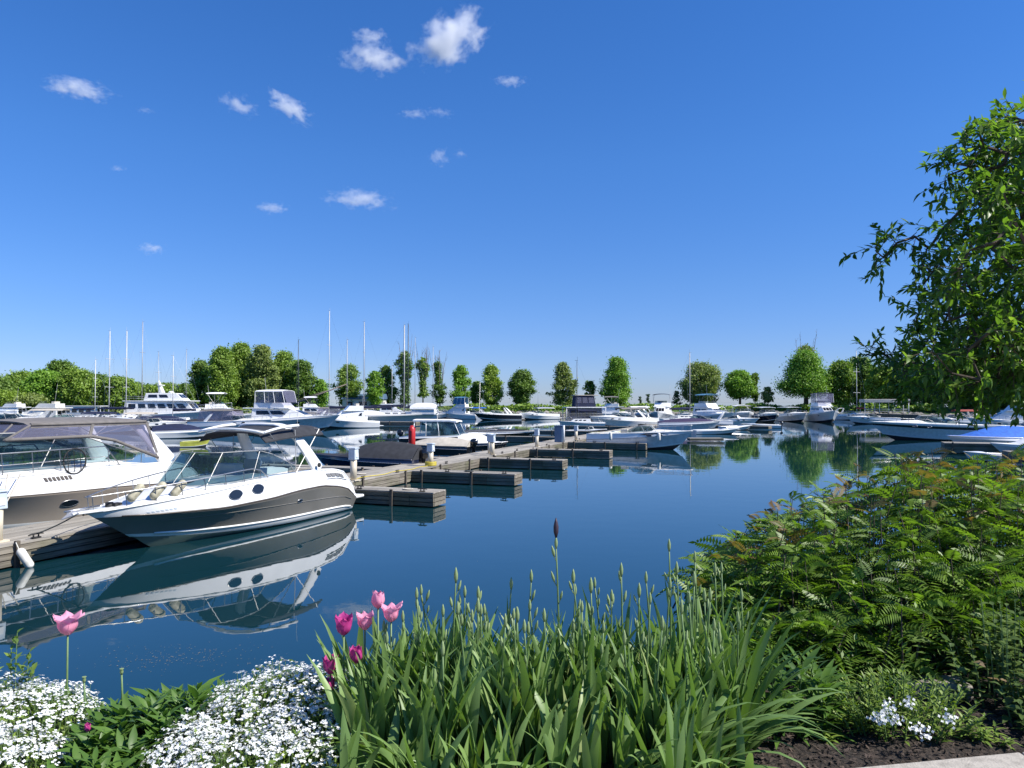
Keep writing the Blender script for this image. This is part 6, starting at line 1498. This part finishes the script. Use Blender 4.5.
# ------------------------------------------------------------ clouds: real volumes far away
def cloud(px, py, wp, hp, label, tilt=0.0, dens=1.0, thr=.5, nsc=2.2, seed=0.0, D=2400.0):
    m = bpy.data.materials.new('cloud_vapour'); m.use_nodes = True; n = m.node_tree; n.nodes.remove(n.nodes['Principled BSDF']); out = n.nodes['Material Output']
    pv = n.nodes.new('ShaderNodeVolumePrincipled'); pv.inputs['Color'].default_value = (1, 1, 1, 1); pv.inputs['Anisotropy'].default_value = 0.0
    tc = n.nodes.new('ShaderNodeTexCoord'); ln = n.nodes.new('ShaderNodeVectorMath'); ln.operation = 'LENGTH'; n.links.new(tc.outputs['Object'], ln.inputs[0])
    mp = n.nodes.new('ShaderNodeMapping'); asp = max(1.0, wp / hp); mp.inputs['Location'].default_value = (seed, seed * 1.7, seed * .3); mp.inputs['Scale'].default_value = (asp ** .6, 1, 1)
    n.links.new(tc.outputs['Object'], mp.inputs[0]); nz = n.nodes.new('ShaderNodeTexNoise'); nz.inputs['Scale'].default_value = nsc; nz.inputs['Detail'].default_value = 7; nz.inputs['Roughness'].default_value = .62; n.links.new(mp.outputs[0], nz.inputs[0])
    a = n.nodes.new('ShaderNodeMath'); a.operation = 'MULTIPLY_ADD'; n.links.new(ln.outputs['Value'], a.inputs[0]); a.inputs[1].default_value = -.90; a.inputs[2].default_value = .50 - thr
    b_ = n.nodes.new('ShaderNodeMath'); b_.operation = 'ADD'; nm = n.nodes.new('ShaderNodeMath'); nm.operation = 'MULTIPLY_ADD'; n.links.new(nz.outputs['Fac'], nm.inputs[0]); nm.inputs[1].default_value = 2.0; nm.inputs[2].default_value = -.52; n.links.new(nm.outputs[0], b_.inputs[0]); n.links.new(a.outputs[0], b_.inputs[1])
    c = n.nodes.new('ShaderNodeMath'); c.operation = 'MULTIPLY'; c.use_clamp = False; n.links.new(b_.outputs[0], c.inputs[0]); c.inputs[1].default_value = .045 * dens
    e = n.nodes.new('ShaderNodeMath'); e.operation = 'MAXIMUM'; n.links.new(c.outputs[0], e.inputs[0]); e.inputs[1].default_value = 0
    n.links.new(e.outputs[0], pv.inputs['Density']); n.links.new(pv.outputs[0], out.inputs['Volume'])
    bm_v = []; mb = MB(); N = 16
    mb.grid([[(math.sin(math.pi * i / 10) * math.cos(2 * math.pi * j / N), math.sin(math.pi * i / 10) * math.sin(2 * math.pi * j / N), math.cos(math.pi * i / 10)) for j in range(N + 1)] for i in range(11)], 0, True, True)
    o = mb.build('cloud', m, None, (gx(px, D), D, gz(py, D))); kq = 1.02 if wp > 90 else 1.32; o.scale = (kq * wp / F * D / 2, kq * hp / F * D * .6, kq * hp / F * D / 2); o.rotation_euler = (0, R(-tilt), 0)
    tag(o, label, 'cloud', 'small white clouds')
    return o
for i, a in enumerate([
    (448, 36, 110, 62, 'largest bright cloud near the top, slanting up to the right', 32, 1.25, .42, 2.0),
    (372, 55, 105, 42, 'ragged cloud just left of the largest one', -4, 1.0, .48, 2.2),
    (368, 33, 46, 20, 'small puff above the ragged cloud', 0, .8, .50, 2.2),
    (288, 105, 62, 24, 'slanting bright cloud left of centre, falling to the right', -32, 1.2, .48, 2.2),
    (236, 102, 50, 22, 'faint slanting wisp left of the slanting bright cloud', -25, .7, .50, 2.2),
    (74, 86, 84, 24, 'long flat cloud at the upper left', -10, 1.0, .48, 2.2),
    (511, 78, 40, 14, 'small flat cloud right of the largest cloud', 0, .9, .48, 2.2),
    (414, 111, 36, 13, 'left one of a pair of faint flat wisps below the largest cloud', 0, .7, .50, 2.2),
    (440, 110, 34, 11, 'right one of a pair of faint flat wisps below the largest cloud', -8, .5, .50, 2.2),
    (438, 155, 26, 22, 'faint ragged wisp in the middle of the sky', 0, .5, .50, 2.2),
    (460, 152, 16, 11, 'tiny faint speck of cloud right of the ragged wisp', 0, .5, .50, 2.2),
    (358, 198, 78, 24, 'flat-based cloud low in the middle of the sky', -6, .9, .48, 2.2),
    (270, 207, 40, 14, 'small flat cloud low left of the flat-based one', 0, .9, .48, 2.2),
    (150, 248, 30, 14, 'small low cloud above the left trees', 0, .9, .48, 2.2),
    (115, 167, 20, 7, 'tiny thin cloud high above the left masts', 0, .8, .48, 2.2),
    (142, 108, 22, 9, 'very faint smudge right of the long flat cloud', -8, .4, .50, 2.2)]): cloud(*a, seed=3.1 * i + 1)

# drifting specks on the water surface
n = 260; c0 = np.array([gx(182, 10.8), 10.8]); a_ = rng.normal(0, 1, (n, 2)) * [.55, .28] + c0; b2 = rng.uniform(0, 1, (60, 2)) * [9, 16] + [-6, 8]; a_ = np.concatenate([a_, b2])
V_, Fq = leaf_cloud(np.column_stack([a_, np.full(len(a_), .004)]), np.tile([0, 0, 1.], (len(a_), 1)), .012, 1.5, .02)
tag(arr_obj('floating_specks', V_, Fq, M['stone'], None, rng.uniform(0, 1, len(a_))), 'drifting specks of pollen and debris on the calm water in front of the cruiser', 'debris', kind='stuff')
